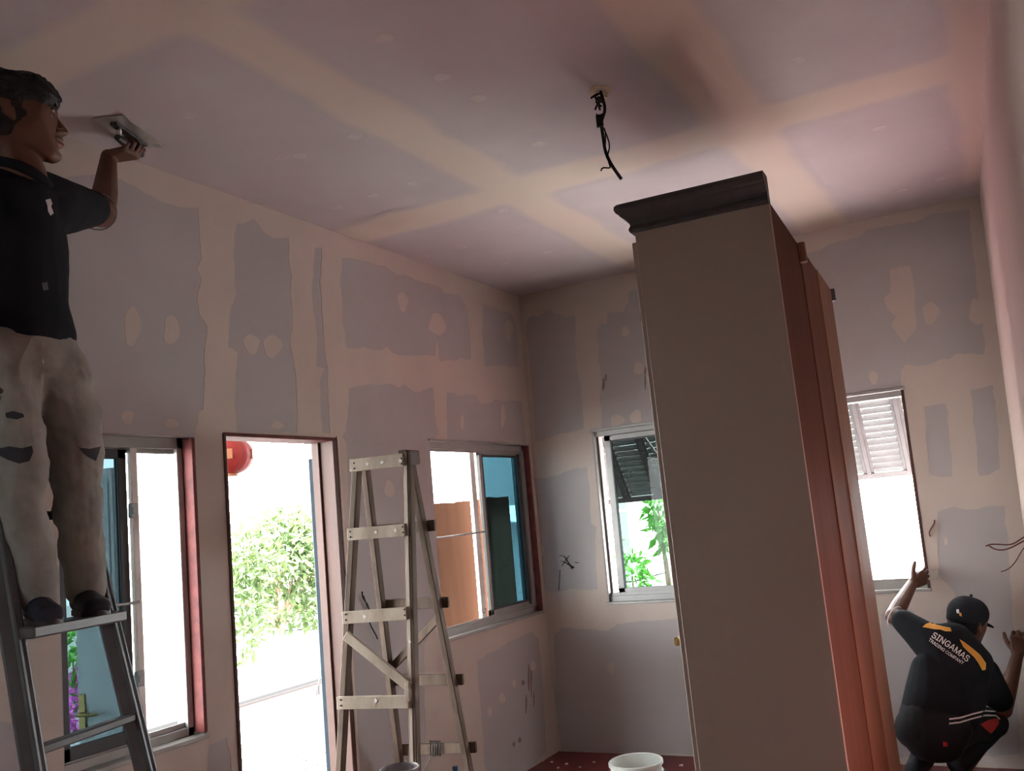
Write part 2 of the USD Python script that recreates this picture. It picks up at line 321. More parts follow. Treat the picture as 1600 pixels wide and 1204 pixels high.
for pix, rx, ry in [((206, 510), 13, 29), ((267, 515), 12, 26), ((200, 652), 9, 12), ((268, 661), 10, 8), ((393, 538), 12, 16), ((425, 541), 15, 16), ((433, 664), 9, 7), ((629, 472), 8, 15),
                    ((683, 506), 13, 18), ((795, 516), 7, 15), ((608, 763), 8, 14), ((784, 1090), 5, 9), ((803, 1068), 3, 6), ((765, 1112), 4, 7), ((833, 1040), 4, 9), ((785, 650), 4, 20), ((722, 660), 3, 14)]:
    obj('filler_patch', on_left(blob(pix, rx, ry, 'L').intersection(wallL), -0.002, 0.003), filler, wall_left, smooth=False)
for pix, rx, ry in [((826, 1058), 1.6, 20), ((830, 1066), 1.2, 26), ((822, 1100), 1.4, 14), ((834, 1092), 1, 12), ((812, 1155), 2.5, 5), ((803, 1162), 2, 4), ((817, 1066), 3, 4)]:
    obj('smudge', on_left(rough(blob(pix, rx, ry, 'L'), .003, .008, 3), -0.002, 0.0026), stain_m, wall_left, smooth=False)

# ---- filler on the back wall
bareB = [
    [(823, 504), (827, 496), (836, 493), (844, 494), (850, 488), (855, 484), (861, 483), (867, 490), (872, 488), (878, 492), (881, 497), (886, 493), (892, 492), (898, 493), (900, 549), (903, 578), (908, 606), (910, 634), (913, 668), (900, 673), (881, 677), (836, 691), (834, 648), (830, 600), (826, 549), (821, 516)],
    [(934, 513), (940, 505), (948, 504), (951, 489), (960, 489), (974, 487), (977, 478), (982, 473), (982, 456), (995, 450), (1013, 448), (1060, 436), (1240, 402), (1280, 390), (1296, 381), (1310, 377), (1328, 375), (1345, 370), (1358, 358), (1370, 355), (1400, 351), (1430, 347), (1455, 335), (1479, 332), (1514, 327), (1517, 360), (1519, 390), (1524, 420), (1527, 450), (1529, 465), (1537, 507), (1539, 554), (1515, 553), (1494, 552), (1486, 560), (1474, 559), (1452, 568), (1430, 572), (1415, 569), (1407, 577), (1410, 599), (1410, 606), (1335, 616), (1060, 664), (940, 678), (940, 640), (937, 623), (941, 600), (940, 572), (936, 563), (935, 540)],
    [(835, 745), (850, 746), (870, 743), (884, 736), (900, 731), (916, 729), (919, 742), (921, 755), (923, 815), (932, 825), (930, 866), (935, 920), (915, 922), (893, 920), (875, 924), (860, 925), (850, 920), (840, 840)],
    [(866, 990), (880, 980), (915, 983), (950, 985), (965, 975), (978, 973), (1000, 971), (1100, 962), (1110, 1178), (878, 1173), (868, 1100)],
    [(1445, 634), (1460, 632), (1477, 629), (1480, 650), (1484, 679), (1489, 744), (1470, 744), (1454, 741), (1447, 689)],
    [(1517, 609), (1535, 606), (1552, 602), (1556, 640), (1559, 669), (1562, 734), (1545, 742), (1529, 744), (1524, 679)],
    [(1464, 799), (1489, 791), (1510, 796), (1529, 794), (1569, 789), (1575, 850), (1585, 1010), (1595, 1178), (1380, 1184), (1376, 960), (1392, 944), (1425, 950), (1438, 980), (1475, 990), (1500, 958), (1492, 925), (1468, 900)],
]
greyB = unary_union([rough(BWp(*p), amp=.008, seed=60 + i) for i, p in enumerate(bareB)])
fillB = rect(0, 0.0, 2.975, H).difference(unary_union([greyB, hole3.buffer(.004)]))
fillB = fillB.intersection(Polygon([(0, 0), (xr(0, 0), 0), (xr(0, H), H), (0, H)]))
for g in parts_of(fillB): obj('joint_compound', on_back(g, 0.002, 0.0032), filler, wall_back, smooth=False)
for pix, rx, ry in [((977, 517), 6, 9), ((998, 575), 8, 11), ((964, 657), 11, 9), ((994, 651), 9, 11), ((835, 769), 5, 9), ((844, 860), 6, 11), ((955, 1043), 5, 10), ((1454, 489), 13, 16), ((1365, 590), 7, 11), ((1478, 845), 3, 7)]:
    obj('filler_patch', on_back(blob(pix, rx, ry, 'B').difference(hole3), 0.002, 0.003), filler, wall_back, smooth=False)
tall = rough(BWp((1390, 420), (1422, 415), (1427, 440), (1430, 465), (1432, 514), (1412, 534), (1392, 509), (1400, 494), (1385, 482), (1382, 465), (1392, 455)), .006, seed=77)
obj('filler_patch', on_back(tall, 0.002, 0.003), filler, wall_back, smooth=False)
obj('filler_patch', on_back(blob((1526, 487), 12, 22, 'B'), 0.002, 0.003), filler, wall_back, smooth=False)
for pix, rx, ry in [((943, 600), 2, 11), ((947, 590), 1.5, 7), ((1008, 597), 1.5, 12), ((1002, 492), 2, 10), ((1008, 580), 2, 8)]:
    obj('smudge', on_back(rough(blob(pix, rx, ry, 'B'), .003, .008, 3), 0.002, 0.0026), stain_m, wall_back, smooth=False)

# ---- filler bands on the ceiling (straight taped joints, feathered)
bands = [(0.88, YF, 1.10, 0.0), (2.0, YF, 2.24, 0.0), (0, -1.895, 3.0, -1.655), (0, -3.79, 3.2, -3.59), (0, -5.7, 3.2, -5.48), (2.93, -2.6, 3.2, -0.3)]
g = 0.025
gx, gy = np.arange(0.0, 3.16, g), np.arange(-5.0, 0.0001, g)
X, Y = np.meshgrid(gx, gy, indexing='ij')
wob = (meshkit.fbm(np.stack([X * 3.2, Y * 3.2, X * 0 + 1.7], -1), 3, 4) - .5) * 0.10
sd = np.full(X.shape, 9.0)
for x0, y0, x1, y1 in bands:
    dx, dy = np.maximum(x0 - X, X - x1), np.maximum(y0 - Y, Y - y1)
    d = np.where((dx > 0) & (dy > 0), np.hypot(dx, dy), np.maximum(dx, dy))
    k = 0.07                                                         # crossings are rounded by the trowel
    hh = np.clip(0.5 + 0.5 * (d - sd) / k, 0, 1); sd = d * (1 - hh) + sd * hh - k * hh * (1 - hh)
mask = np.clip(0.5 - (sd + wob) / 0.055, 0, 1); mask = mask * mask * (3 - 2 * mask)
idx = np.arange(X.size).reshape(X.shape)
a, b, c, d = idx[:-1, :-1], idx[1:, :-1], idx[1:, 1:], idx[:-1, 1:]
mq = np.maximum.reduce([mask[:-1, :-1], mask[1:, :-1], mask[1:, 1:], mask[:-1, 1:]]) > 0.001
inside = (X[1:, :-1] < xr(Y[1:, :-1], H) + .02)
sel = mq & inside
F4 = np.stack([a[sel], d[sel], c[sel], b[sel]], 1)                   # facing down
used, inv = np.unique(F4, return_inverse=True)
verts = np.stack([X.ravel(), Y.ravel(), H - 0.0012 - 0.0012 * mask.ravel()], 1)[used]
p = obj('joint_compound', (verts, inv.reshape(F4.shape)), 'feathered', ceiling, smooth=True)
UsdGeom.PrimvarsAPI(p).CreatePrimvar('mask', Sdf.ValueTypeNames.FloatArray, 'vertex').Set(Vt.FloatArray.FromNumpy(mask.ravel()[used].astype(np.float32)))
for x, y in [(600, 59), (748, 153), (555, 213), (841, 225), (297, 180), (440, 246), (468, 243), (645, 287), (583, 305), (525, 323), (787, 329), (805, 363), (720, 386), (665, 400), (856, 393), (790, 412), (840, 430), (905, 418), (880, 449), (770, 440), (1330, 345), (1385, 300), (1410, 297), (1470, 280), (1485, 230), (1375, 200), (1120, 120), (690, 120), (1245, 95)]:
    q = AZ(x, y, H); n = 10
    pts = [(q[0] + 0.028 * math.cos(t) * (1 + .2 * rng.random()), q[1] + 0.024 * math.sin(t) * (1 + .3 * rng.random())) for t in np.linspace(0, 2 * math.pi, n, endpoint=False)]
    s = prism(Polygon(pts), 0.002); s.apply_translation((0, 0, H - 0.0006)); obj('filler_spot', s, spot_m, ceiling, smooth=False)

# ---- windows and the doorway
def at_x(px, py, X): return float(AX(px, py, X)[1])
w1 = thing('window_1', 'window with red timber edge beside the man on the ladder', None, kind='structure')
xo, xi = -0.112, -0.05
y0, y1, z0, z1 = W1['y0'], W1['y1'], W1['z0'], W1['z1']
obj('timber_lining', [bx((-T, y1 - .012, z0 + .01), (0.006, y1 + .004, z1 - .005), .002)], red_timber, w1, label='red painted timber edge')
obj('head_rail', [bx((xo, y0, z1 - .045), (xi, y1 - .012, z1), .002), bx((xi - .022, y0, z1 - .062), (xi - .018, y1 - .012, z1 - .045)), bx((xo + .02, y0, z1 - .062), (xo + .024, y1 - .012, z1 - .045))], alu, w1)
obj('sill_rail', [bx((xo, y0, z0), (xi, y1 - .012, z0 + .035), .002), bx((xi - .022, y0, z0 + .035), (xi - .018, y1 - .012, z0 + .055)), bx((-.05, y0 - .01, z0 - .012), (.014, y1 + .006, z0 + .004), .002)], alu, w1)
obj('frame_stile', bx((xo, y0 + .008, z0), (xi, y0 + .035, z1), .002), alu, w1)
obj('edge_gap', bx((xo, y0, z0), (xi - .01, y0 + .008, z1)), alu_dark, w1)
obj('frame_stile', bx((xo, y1 - .04, z0), (xi, y1 - .012, z1), .002), alu, w1)
X1 = -0.075
ya, yb = y0 + .035, at_x(200, 900, X1)
sash = obj('sash', [bx((X1 - .012, ya, z0 + .04), (X1 + .012, ya + .03, z1 - .05), .002), bx((X1 - .012, yb - .036, z0 + .04), (X1 + .012, yb, z1 - .05), .002),
                    bx((X1 - .012, ya, z0 + .04), (X1 + .012, yb, z0 + .085), .002), bx((X1 - .012, ya, z1 - .085), (X1 + .012, yb, z1 - .05), .002)], alu_dark, w1)
obj('pane', bx((X1 - .003, ya + .03, z0 + .085), (X1 + .003, yb - .036, z1 - .085)), 'tinted_glass', sash, smooth=False)
ym = at_x(213, 900, -.055)
mull = obj('mullion', bx((-.066, ym - .014, z0 + .03), (-.044, ym + .014, z1 - .045), .002), alu_white, w1)
for zc in (1.72, 1.10): obj('latch', [bx((-.05, ym - .03, zc - .028), (-.03, ym + .004, zc + .028), .003), bx((-.035, ym - .03, zc - .012), (-.02, ym - .012, zc + .012), .002)], alu, mull)
obj('stay_rod', tube([(-.045, y0 + .1, 1.378), (-.045, ym, 1.378)], .006), alu, w1)
obj('edge_bead', bx((-.1, at_x(281, 900, -.1) - .004, z0 + .04), (-.09, at_x(281, 900, -.1) + .004, z1 - .05)), alu, w1)

d1 = thing('door_1', 'open doorway with brown timber frame behind the wooden stepladder', None, kind='structure')
y0, y1, z1 = D1['y0'], D1['y1'], D1['z1']
obj('jamb', [bx((-T - .01, y1 - .032, 0), (.008, y1 + .004, z1), .003), bx((-T, y1 - .046, 0), (-.075, y1 - .03, z1), .002)], brown_timber, d1)
obj('jamb', bx((-T - .01, y0 - .004, 0), (.008, y0 + .012, z1), .003), brown_timber, d1)
obj('head', bx((-T - .01, y0, z1 - .012), (.008, y1, z1 + .004), .003), red_timber, d1)
obj('edge_strip', bx((-.004, y1 - .004, 0), (.012, y1 + .012, z1 + .01), .002), plaster, d1)
# right leaf, folded outwards; left leaf, white, folded back against the wall outside
a = math.radians(51.6); dv = np.array([-math.cos(a), math.sin(a), 0]); dn = np.array([dv[1], -dv[0], 0])
hp = np.array([-T - .012, y1 - .03, 0])
obj('door_leaf', obx(hp + dv * .17 + (0, 0, 0.98), np.array([dv, dn, [0, 0, 1.]]), (.17, .019, .96), .003), door_blue, d1, label='dark blue door leaf folded outwards')
w2 = thing('window_2', 'sliding window with blue tinted pane, near the room corner', None, kind='structure')
y0, y1, z0, z1 = W2['y0'], W2['y1'], W2['z0'], W2['z1']
xo, xi = -.112, -.03
obj('timber_lining', [bx((-T, y1 - .012, z0), (0.006, y1 + .006, z1), .002)], dark_red, w2, label='dark red timber edge')
obj('head_rail', [bx((xo, y0, z1 - .045), (xi, y1 - .012, z1), .002), bx((xi - .01, y0, z1 - .06), (xi - .006, y1 - .012, z1 - .04)), bx((-.03, y0 - .01, z1 - .006), (.008, y1, z1 + .006), .002)], alu, w2)
obj('sill_rail', [bx((xo, y0, z0), (xi, y1 - .012, z0 + .04), .002), bx((xi - .01, y0, z0 + .04), (xi - .006, y1 - .012, z0 + .055)), bx((-.05, y0 - .01, z0 - .014), (.014, y1 + .006, z0 + .004), .002)], alu, w2)
obj('frame_stile', bx((xo, y0, z0), (xi, y0 + .012, z1), .002), alu, w2)
obj('frame_stile', bx((xo, y1 - .05, z0), (xi, y1 - .012, z1), .002), alu, w2)
X2 = -.06
ya, yb = at_x(757, 850, X2), y1 - .05
sash = obj('sash', [bx((X2 - .012, ya, z0 + .042), (X2 + .012, ya + .03, z1 - .047), .002), bx((X2 - .012, ya, z0 + .042), (X2 + .012, yb, z0 + .085), .002), bx((X2 - .012, ya, z1 - .075), (X2 + .012, yb, z1 - .047), .002)], alu, w2)
obj('glazing_bead', [bx((X2 - .011, yb - .034, z0 + .06), (X2 + .014, yb, z1 - .055), .002), bx((X2 - .011, ya + .028, z1 - .082), (X2 + .014, yb, z1 - .07), .001), bx((X2 - .011, ya + .028, z0 + .08), (X2 + .014, ya + .04, z1 - .07), .001), bx((X2 - .011, ya + .028, z0 + .08), (X2 + .014, yb, z0 + .092), .001)], alu_dark, sash)
obj('pane', bx((X2 - .003, ya + .03, z0 + .085), (X2 + .003, yb - .03, z1 - .075)), 'deep_tinted_glass', sash, smooth=False)
yw = at_x(748, 850, -.085)
ml = obj('mullion', bx((-.1, yw - .04, z0 + .04), (-.074, yw + .012, z1 - .045), .002), alu_white, w2, label='white upright of the open sash')
for s in (-.012, .008): obj('screw', lathe([(0, -.003), (.006, -.003), (.006, .002), (0, .003)], (-.074, yw - .01 + s, z0 + .09 + s), 10), alu_dark, ml)
obj('stay_rod', tube([(-.05, y0 + .02, 1.487), (-.05, ya + .01, 1.492)], .006), alu, w2)

w3 = thing('window_3', 'wide back wall window partly hidden behind the wardrobe', None, kind='structure')
x0, x1, z0, z1 = W3['x0'], W3['x1'], W3['z0'], W3['z1']
yi, yo = .025, .11
obj('head_rail', [bx((x0, yi, z1 - .04), (x1, yo, z1), .002), bx((x0 - .012, -.012, z1 - .008), (x1 + .01, .03, z1 + .012), .003)], alu, w3)
obj('sill_rail', [bx((x0, yi, z0), (x1, yo, z0 + .04), .002), bx((x0, yi + .004, z0 + .04), (x1, yi + .008, z0 + .06)), bx((x0 - .01, -.014, z0 - .012), (x1 + .006, .05, z0 + .004), .002)], alu, w3)
obj('frame_stile', [bx((x0, .0, z0), (x0 + .006, yo, z1), .002), bx((x0, yi + .02, z0), (x0 + .02, yo, z1), .002)], alu, w3)
obj('frame_stile', bx((x1 - .012, -.004, z0), (x1 + .004, yo, z1), .002), brown_timber, w3)
Y3 = .06
xa, xb = float(AY(956, 800, Y3)[0]), 1.42
sash = obj('sash', [bx((xa, Y3 - .012, z0 + .042), (xa + .045, Y3 + .012, z1 - .04), .002), bx((xb - .045, Y3 - .012, z0 + .042), (xb, Y3 + .012, z1 - .04), .002), bx((xa, Y3 - .012, z0 + .042), (xb, Y3 + .012, z0 + .085), .002), bx((xa, Y3 - .012, z1 - .075), (xb, Y3 + .012, z1 - .04), .002)], alu, w3)
obj('glazing_bead', [bx((xa + .042, Y3 - .014, z0 + .08), (xa + .05, Y3 + .01, z1 - .07)), bx((xa + .042, Y3 - .014, z1 - .082), (xb - .04, Y3 + .01, z1 - .073))], alu_dark, sash)
obj('pane', bx((xa + .045, Y3 - .003, z0 + .085), (xb - .045, Y3 + .003, z1 - .075)), 'green_glass', sash, smooth=False)

w4 = thing('window_5', None, None, kind='structure')
y0, y1, z0, z1 = W4['y0'], W4['y1'], W4['z0'], W4['z1']
xq = xr(-2.25, 1.5)
obj('frame', [bx((xq + .03, y0, z0), (xq + .09, y0 + .04, z1)), bx((xq + .03, y1 - .04, z0), (xq + .09, y1, z1)), bx((xq + .03, y0, z0), (xq + .09, y1, z0 + .04)), bx((xq + .03, y0, z1 - .04), (xq + .09, y1, z1))], alu, w4)

w4 = thing('window_4', None, None, kind='structure')
obj('frame', [bx((WF['x0'], YF - .09, WF['z0']), (WF['x0'] + .04, YF - .03, WF['z1'])), bx((WF['x1'] - .04, YF - .09, WF['z0']), (WF['x1'], YF - .03, WF['z1'])), bx((WF['x0'], YF - .09, WF['z0']), (WF['x1'], YF - .03, WF['z0'] + .04)), bx((WF['x0'], YF - .09, WF['z1'] - .04), (WF['x1'], YF - .03, WF['z1']))], alu, w4)

# ================================================================== OUTSIDE
ZG = -0.15
obj('yard_ground', bx((-30, -14, ZG - .3), (16, 30, ZG - .02)), yard_m, kind='structure', label='bright pale ground around the house')
obj('back_terrace', bx((-1.5, .3, ZG - .02), (1.7, 5, ZG + .01)), terrace_m, kind='structure', label='sunlit red terrace behind the house')
porch = obj('porch_floor', bx((-4.7, -6, ZG - .02), (-T, 4.2, ZG - .012)), grout, kind='structure', label='pale tiled porch outside the doorway')
k = 0
for i in range(24):
    for j in range(15):
        xx = -0.72 - i * .205 + .0; yy = -1.0 + j * .205 + (.1 if i % 2 else 0)
        if xx < -4.6 or yy - .1 < -0.5 + (-xx - 1.8) * .1 or yy > 1.9: continue
        if k >= 290: break
        obj('tile', obx((xx, yy, ZG - .006), np.eye(3), (.0925, .0925, .008), .003), paving, porch, smooth=False); k += 1
curb = obj('drain_curb', bx((-4.86, -3, ZG - .02), (-4.72, 6, ZG + .05), .006), kerb_m, label='low dark kerb beyond the tiled porch', cat='kerb')
obj('drain_slot', bx((-4.715, -3, ZG - .02), (-4.70, 6, ZG + .012)), grout, curb)

obj('side_path', bx((3.5, -7, ZG - .02), (4.3, 2.5, ZG + .06)), red_path, kind='structure', label='red painted path along the right side of the house')
obj('back_path', bx((1.7, .3, ZG - .02), (4.3, 3.2, ZG + .02)), red_path2, kind='structure', label='pale terrace right behind the house')
obj('side_wall', bx((4.3, -7, ZG - .3), (4.45, 2.5, 3.2)), pink_wall, kind='structure', label='faded red boundary wall beside the path')

# white panelled door leaf standing open outside window_1
fz, hz = AX(127, 1100, -0.95), AX(199, 900, -0.72)
fz[2] = hz[2] = 0
dv = unit(fz - hz); Ld = np.linalg.norm(fz - hz); dn = np.array([-dv[1], dv[0], 0]); dn = dn if dn[0] > 0 else -dn
ax3 = np.array([dv, dn, [0, 0, 1.]])
pd = thing('panel_door', 'white panelled door with brass handle, seen through the tinted window glass', 'door')
obj('leaf', obx((hz + fz) / 2 + (0, 0, ZG + 1.06), ax3, (Ld / 2, .02, 1.05), .003), white_paint, pd)
for zc, hh in ((1.62, .34), (1.05, .14), (.42, .36)):
    cc = (hz + fz) / 2 + (0, 0, zc) + dn * .02
    obj('raised_panel', [obx(cc, ax3, (Ld * .34, .006, hh), .004), obx(cc + dn * .006, ax3, (Ld * .26, .005, hh - .05), .004)], white_paint, pd)
hc = AX(136, 1112, -0.93); hc = hc + dn * .03
obj('handle', [obx(hc, ax3, (.016, .006, .085), .002), tube([hc, hc + dn * .04, hc + dn * .045 - dv * .05, hc + dn * .045 - dv * .1], .008)], brass, pd, label='brass lever handle')

def leaves(cen, rad, n, size, seed, flat=0.75, droop=0.0):
    """a crown of folded leaves round cen"""
    g = np.random.default_rng(seed); v, f = [], []
    for _ in range(n):
        d = unit(g.normal(size=3)); q = np.array(cen) + d * np.array(rad) * (0.45 + .6 * g.random())
        a = unit(g.normal(size=3) + d * .8 - np.array([0, 0, droop])); b = unit(np.cross(a, g.normal(size=3))); c = np.cross(a, b)
        L = size * (.7 + .6 * g.random()); w = L * .2; o = len(v)
        v += [q, q + a * L * .45 + b * w + c * w * .35, q + a * L, q + a * L * .45 - b * w + c * w * .35, q + a * L * .5]
        f += [(o, o + 1, o + 4), (o + 1, o + 2, o + 4), (o, o + 4, o + 3), (o + 4, o + 2, o + 3)]
    return trimesh.Trimesh(np.array(v), np.array(f), process=False)
def tree(name, label, cat, base, crowns, size, seed, m, trunk_r=.06, per=420, droop=0.2):
    t = thing(name, label, cat, base)
    top = np.array(crowns[0][0]); g = np.random.default_rng(seed)
    ls = [leaves(c, r_, int(per * k), size, seed + i, droop=droop) for i, (c, r_, k) in enumerate(crowns)]
    obj('foliage', ls, m, t, smooth=False, kind='stuff')
    br = [tube(spline([(0, 0, 0), (.04, .02, top[2] * .4), tuple(top * .8)], 10), np.linspace(trunk_r, trunk_r * .4, 10))]
    obj('trunk', br, bark, t)
    for i, (c, r_, k) in enumerate(crowns):
        c = np.array(c); obj('branch', tube(spline([(.02, .01, top[2] * .35), (c * .55 + np.array([0, 0, top[2] * .2])), c], 8), np.linspace(trunk_r * .5, .008, 8), 6), bark, t)
b0 = AX(430, 900, -6.2); bz = ZG - .02
tree('garden_tree', 'sunlit green tree filling the view through the doorway', 'tree', (b0[0], b0[1], bz),
     [((0, 0, 1.5), (.6, .75, .55), 1), ((.1, .55, 1.75), (.5, .6, .5), 1), ((0, -.6, 1.55), (.5, .55, .5), 1), ((.1, .9, 1.4), (.4, .5, .45), .8), ((0, .2, 1.9), (.4, .5, .3), .5), ((.1, 1.05, 2.1), (.3, .25, .4), .4), ((.1, -.75, 1.0), (.4, .4, .4), .5), ((0, .2, .85), (.4, .5, .35), .5), ((.1, .8, .8), (.4, .4, .4), .5), ((.1, -.8, .55), (.35, .35, .3), .25)], .15, 3, leaf_m, .05, 620)
b1 = AX(109, 1105, -5.6)
tree('bougainvillea', 'magenta flowering bush outside the tinted window', 'bush', (b1[0], b1[1], bz), [((0, 0, b1[2] - bz), (.3, .3, .36), 1), ((.05, .1, b1[2] - bz - .4), (.3, .25, .3), .7)], .09, 11, flower_m, .02, 300)
b2 = AX(108, 1030, -7.2)
tree('dark_shrub', 'dark green shrub behind the magenta bush', 'bush', (b2[0], b2[1] + .05, bz), [((0, 0, b2[2] - bz), (.5, .5, .45), 1), ((0, -.2, b2[2] - bz - .5), (.5, .5, .45), 1)], .16, 15, leaf_b, .03, 320)
# red paper lantern under the porch eave
lc = AX(358, 712, -0.85)
ln = thing('red_lantern', 'round red lantern hanging at the top of the doorway', 'lantern', tuple(lc))
pr = [(0, -.1)] + [(.13 * math.cos(t), .105 * math.sin(t)) for t in np.linspace(-1.25, 1.25, 15)] + [(0, .1)]
lm_ = lathe(pr, (0, 0, 0), 48)
ang = np.arctan2(lm_.vertices[:, 1], lm_.vertices[:, 0]); lm_.vertices[:, :2] *= (1 - .03 * np.abs(np.sin(ang * 8)))[:, None]
obj('shade', lm_, lantern_m, ln)
for zz in (.1, -.1): obj('collar', lathe([(0, zz - .012), (.045, zz - .012), (.045, zz + .012), (0, zz + .012)], (0, 0, 0), 24), gold_m, ln)
for k in range(5):
    t = k * 1.256 + .5; q = np.array([.128 * math.cos(t), .128 * math.sin(t), 0])
    obj('gold_medallion', obx(q * .99, np.array([unit([-q[1], q[0], 0]), unit(q), [0, 0, 1.]]), (.02, .005, .028), .003), gold_m, ln)
obj('cord', tube([(0, 0, .1), (0, 0, .1 + (2.75 - lc[2] - .1))], .004), red_wire, ln)
obj('porch_roof', bx((-3.7, -5.5, 2.87), (-T, 1.6, 2.95)), white_paint, kind='structure', label='flat roof over the porch')
obj('porch_beam', bx((-.95, -3.0, 2.75), (-.75, .2, 2.87), .01), white_paint, label='white timber beam that carries the red lantern', cat='beam')

# neighbours
def house(name, label, lo, hi, roof_m, rise=.9, wins=(), axis=1):
    t = thing(name, label, 'house')
    obj('walls', bx(lo, hi), grey_render if name == 'grey_house' else house_m, t)
    e = .35; cx, cy = (lo[0] + hi[0]) / 2, (lo[1] + hi[1]) / 2
    if axis: pv = [(lo[0] - e, lo[1] - e, hi[2]), (hi[0] + e, lo[1] - e, hi[2]), (cx, lo[1] - e, hi[2] + rise), (lo[0] - e, hi[1] + e, hi[2]), (hi[0] + e, hi[1] + e, hi[2]), (cx, hi[1] + e, hi[2] + rise)]
    else: pv = [(lo[0] - e, lo[1] - e, hi[2]), (lo[0] - e, hi[1] + e, hi[2]), (lo[0] - e, cy, hi[2] + rise), (hi[0] + e, lo[1] - e, hi[2]), (hi[0] + e, hi[1] + e, hi[2]), (hi[0] + e, cy, hi[2] + rise)]
    obj('roof', trimesh.Trimesh(np.array(pv)).convex_hull, roof_m, t, smooth=False)
    for wlo, whi in wins: obj('window', bx(wlo, whi), alu_dark, t)
hb = AX(425, 742, -18.0)
house('far_house', 'distant house with a blue roof seen above the tree', (-22, hb[1] - 1.2, ZG), (-18, hb[1] + .7, hb[2] - .25), roof_blue, .45)
pk = AX(700, 757, -7)
house('pink_roof_house', 'neighbouring house with a faded pink roof behind the plywood sheet', (-10.5, pk[1] - 1.6, ZG), (-6.6, pk[1] + 1.4, 1.75), roof_pink, 1.0)
gh = AX(752, 760, -4.6)
house('grey_house', 'tall grey rendered house seen through the blue tinted pane', (-8, gh[1] + .3, ZG), (-5.4, gh[1] + 5, 5.2), roof_pink, .6)
nb = AY(946, 830, 14)
house('white_house', 'pale house across the yard, seen in the gap of the back window', (nb[0] - 3, 14, ZG), (nb[0] + .6, 17, 2.6), roof_pink, .8, [((nb[0] - .1, 13.97, 1.4), (nb[0] + .25, 14.02, 2.2))])
rb = AX(808, 880, -3.0)
house('garden_shed', 'pale shed seen low through the blue tinted glass', (-4.6, rb[1] - .1, ZG), (-3.0, rb[1] + 3.0, 1.5), white_paint, .25)
fs = thing('plywood_sheet', 'tall brown plywood sheet leaning outside the window by the corner', 'plywood')
pw = [(-.62, -.72), (.475, -.72)]
top = [( .475, 1.727), (.3, 1.722), (.2, 1.73), (.05, 1.712), (-.03, 1.716), (-.05, 1.706), (-.2, 1.708), (-.24, 1.70), (-.4, 1.703), (-.62, 1.70)]
m_ = prism(Polygon([(-.62, ZG), (.475, ZG)] + top), .02); v = m_.vertices
m_.vertices = np.stack([-.5 - v[:, 2] , v[:, 0], v[:, 1]], 1)
obj('sheet', m_, plywood, fs, smooth=False)
obj('brace', beam((-.55, -.1, 1.2), (-1.1, -.1, ZG + .0), .05, .03, (0, 1, 0)), brown_timber, fs)

# louvred metal awning over the back window
aw = thing('window_awning', 'grey metal louvred awning hanging outside the back window', 'awning')
A0, A1 = np.array([0, .16, 2.46]), np.array([0, .74, 1.62])           # slope line in (y, z)
sl = unit(A1 - A0); nn = np.array([0, sl[2], -sl[1]]); nn = nn if nn[2] < 0 else -nn   # towards the room
ax_a = np.array([[1, 0, 0], sl, np.cross([1, 0, 0], sl)])
Ls = np.linalg.norm(A1 - A0); bays = 11; xs0, pitch = .12, .247
ribs = [xs0 + i * pitch for i in range(bays + 1)]
for x in ribs: obj('rib', [obx(np.array([x, 0, 0]) + (A0 + A1) / 2, ax_a, (.034, Ls / 2, .008), .003), obx(np.array([x, 0, 0]) + (A0 + A1) / 2 + nn * .012, ax_a, (.014, Ls / 2, .008), .003)], awn_d, aw)
nsl = 22; tilt = math.radians(38)
for i in range(bays):
    for j in range(nsl):
        if i in (4, 5) and 0: continue
        q = A0 + sl * (Ls * (j + .6) / nsl) + np.array([ribs[i] + pitch / 2, 0, 0])
        t1 = sl * math.cos(tilt) + nn * math.sin(tilt); t2 = np.cross([1, 0, 0], t1)
        obj('slat', obx(q, np.array([[1, 0, 0], t1, t2]), (pitch / 2 - .03, .0195, .0015)), awn_m, aw, smooth=False)
obj('bottom_rail', obx(A1 + np.array([(ribs[0] + ribs[-1]) / 2, 0, 0]), ax_a, ((ribs[-1] - ribs[0]) / 2 + .03, .022, .014), .004), awn_d, aw)
obj('top_rail', obx(A0 + np.array([(ribs[0] + ribs[-1]) / 2, 0, 0]), ax_a, ((ribs[-1] - ribs[0]) / 2 + .03, .03, .014), .004), awn_d, aw)
for x in (.62, 2.7): obj('stay_arm', tube(spline([(x, .13, 2.28), (x + .08, .3, 2.05), (x + .16, .5, 1.8), (x + .17, .72, 1.59)], 12), .012), awn_m, aw)
obj('end_plate', prism(Polygon([(.13, 2.46), (.13, 1.9), (.5, 1.67), (.74, 1.62)]), .01).apply_transform(np.array([[0, 0, 1, .09], [1, 0, 0, 0], [0, 1, 0, 0], [0, 0, 0, 1.]])), awn_m, aw, smooth=False)

q = AY(1030, 805, 4.5)
tree('palm_shrub', 'bright green leafy plant hanging below the awning', 'plant', (q[0], 4.5, bz), [((0, 0, q[2] - bz + .1), (.14, .2, .3), 1), ((.05, 0, q[2] - bz - .2), (.12, .15, .25), .5)], .17, 21, leaf_b, .03, 110, droop=1.0)
q = AY(988, 900, 3.4)
tree('yard_bush', 'small pale green bush low in the back window', 'bush', (q[0], 3.4, bz), [((0, 0, q[2] - bz), (.22, .22, .3), 1)], .10, 25, leaf_b, .02, 150)
q = AY(943, 850, 5.6)
tree('corner_bush', 'yellow green bush in the left gap of the back window', 'bush', (q[0] - .05, 5.6, bz), [((0, 0, q[2] - bz), (.22, .22, .35), 1)], .12, 27, leaf_m, .02, 260)

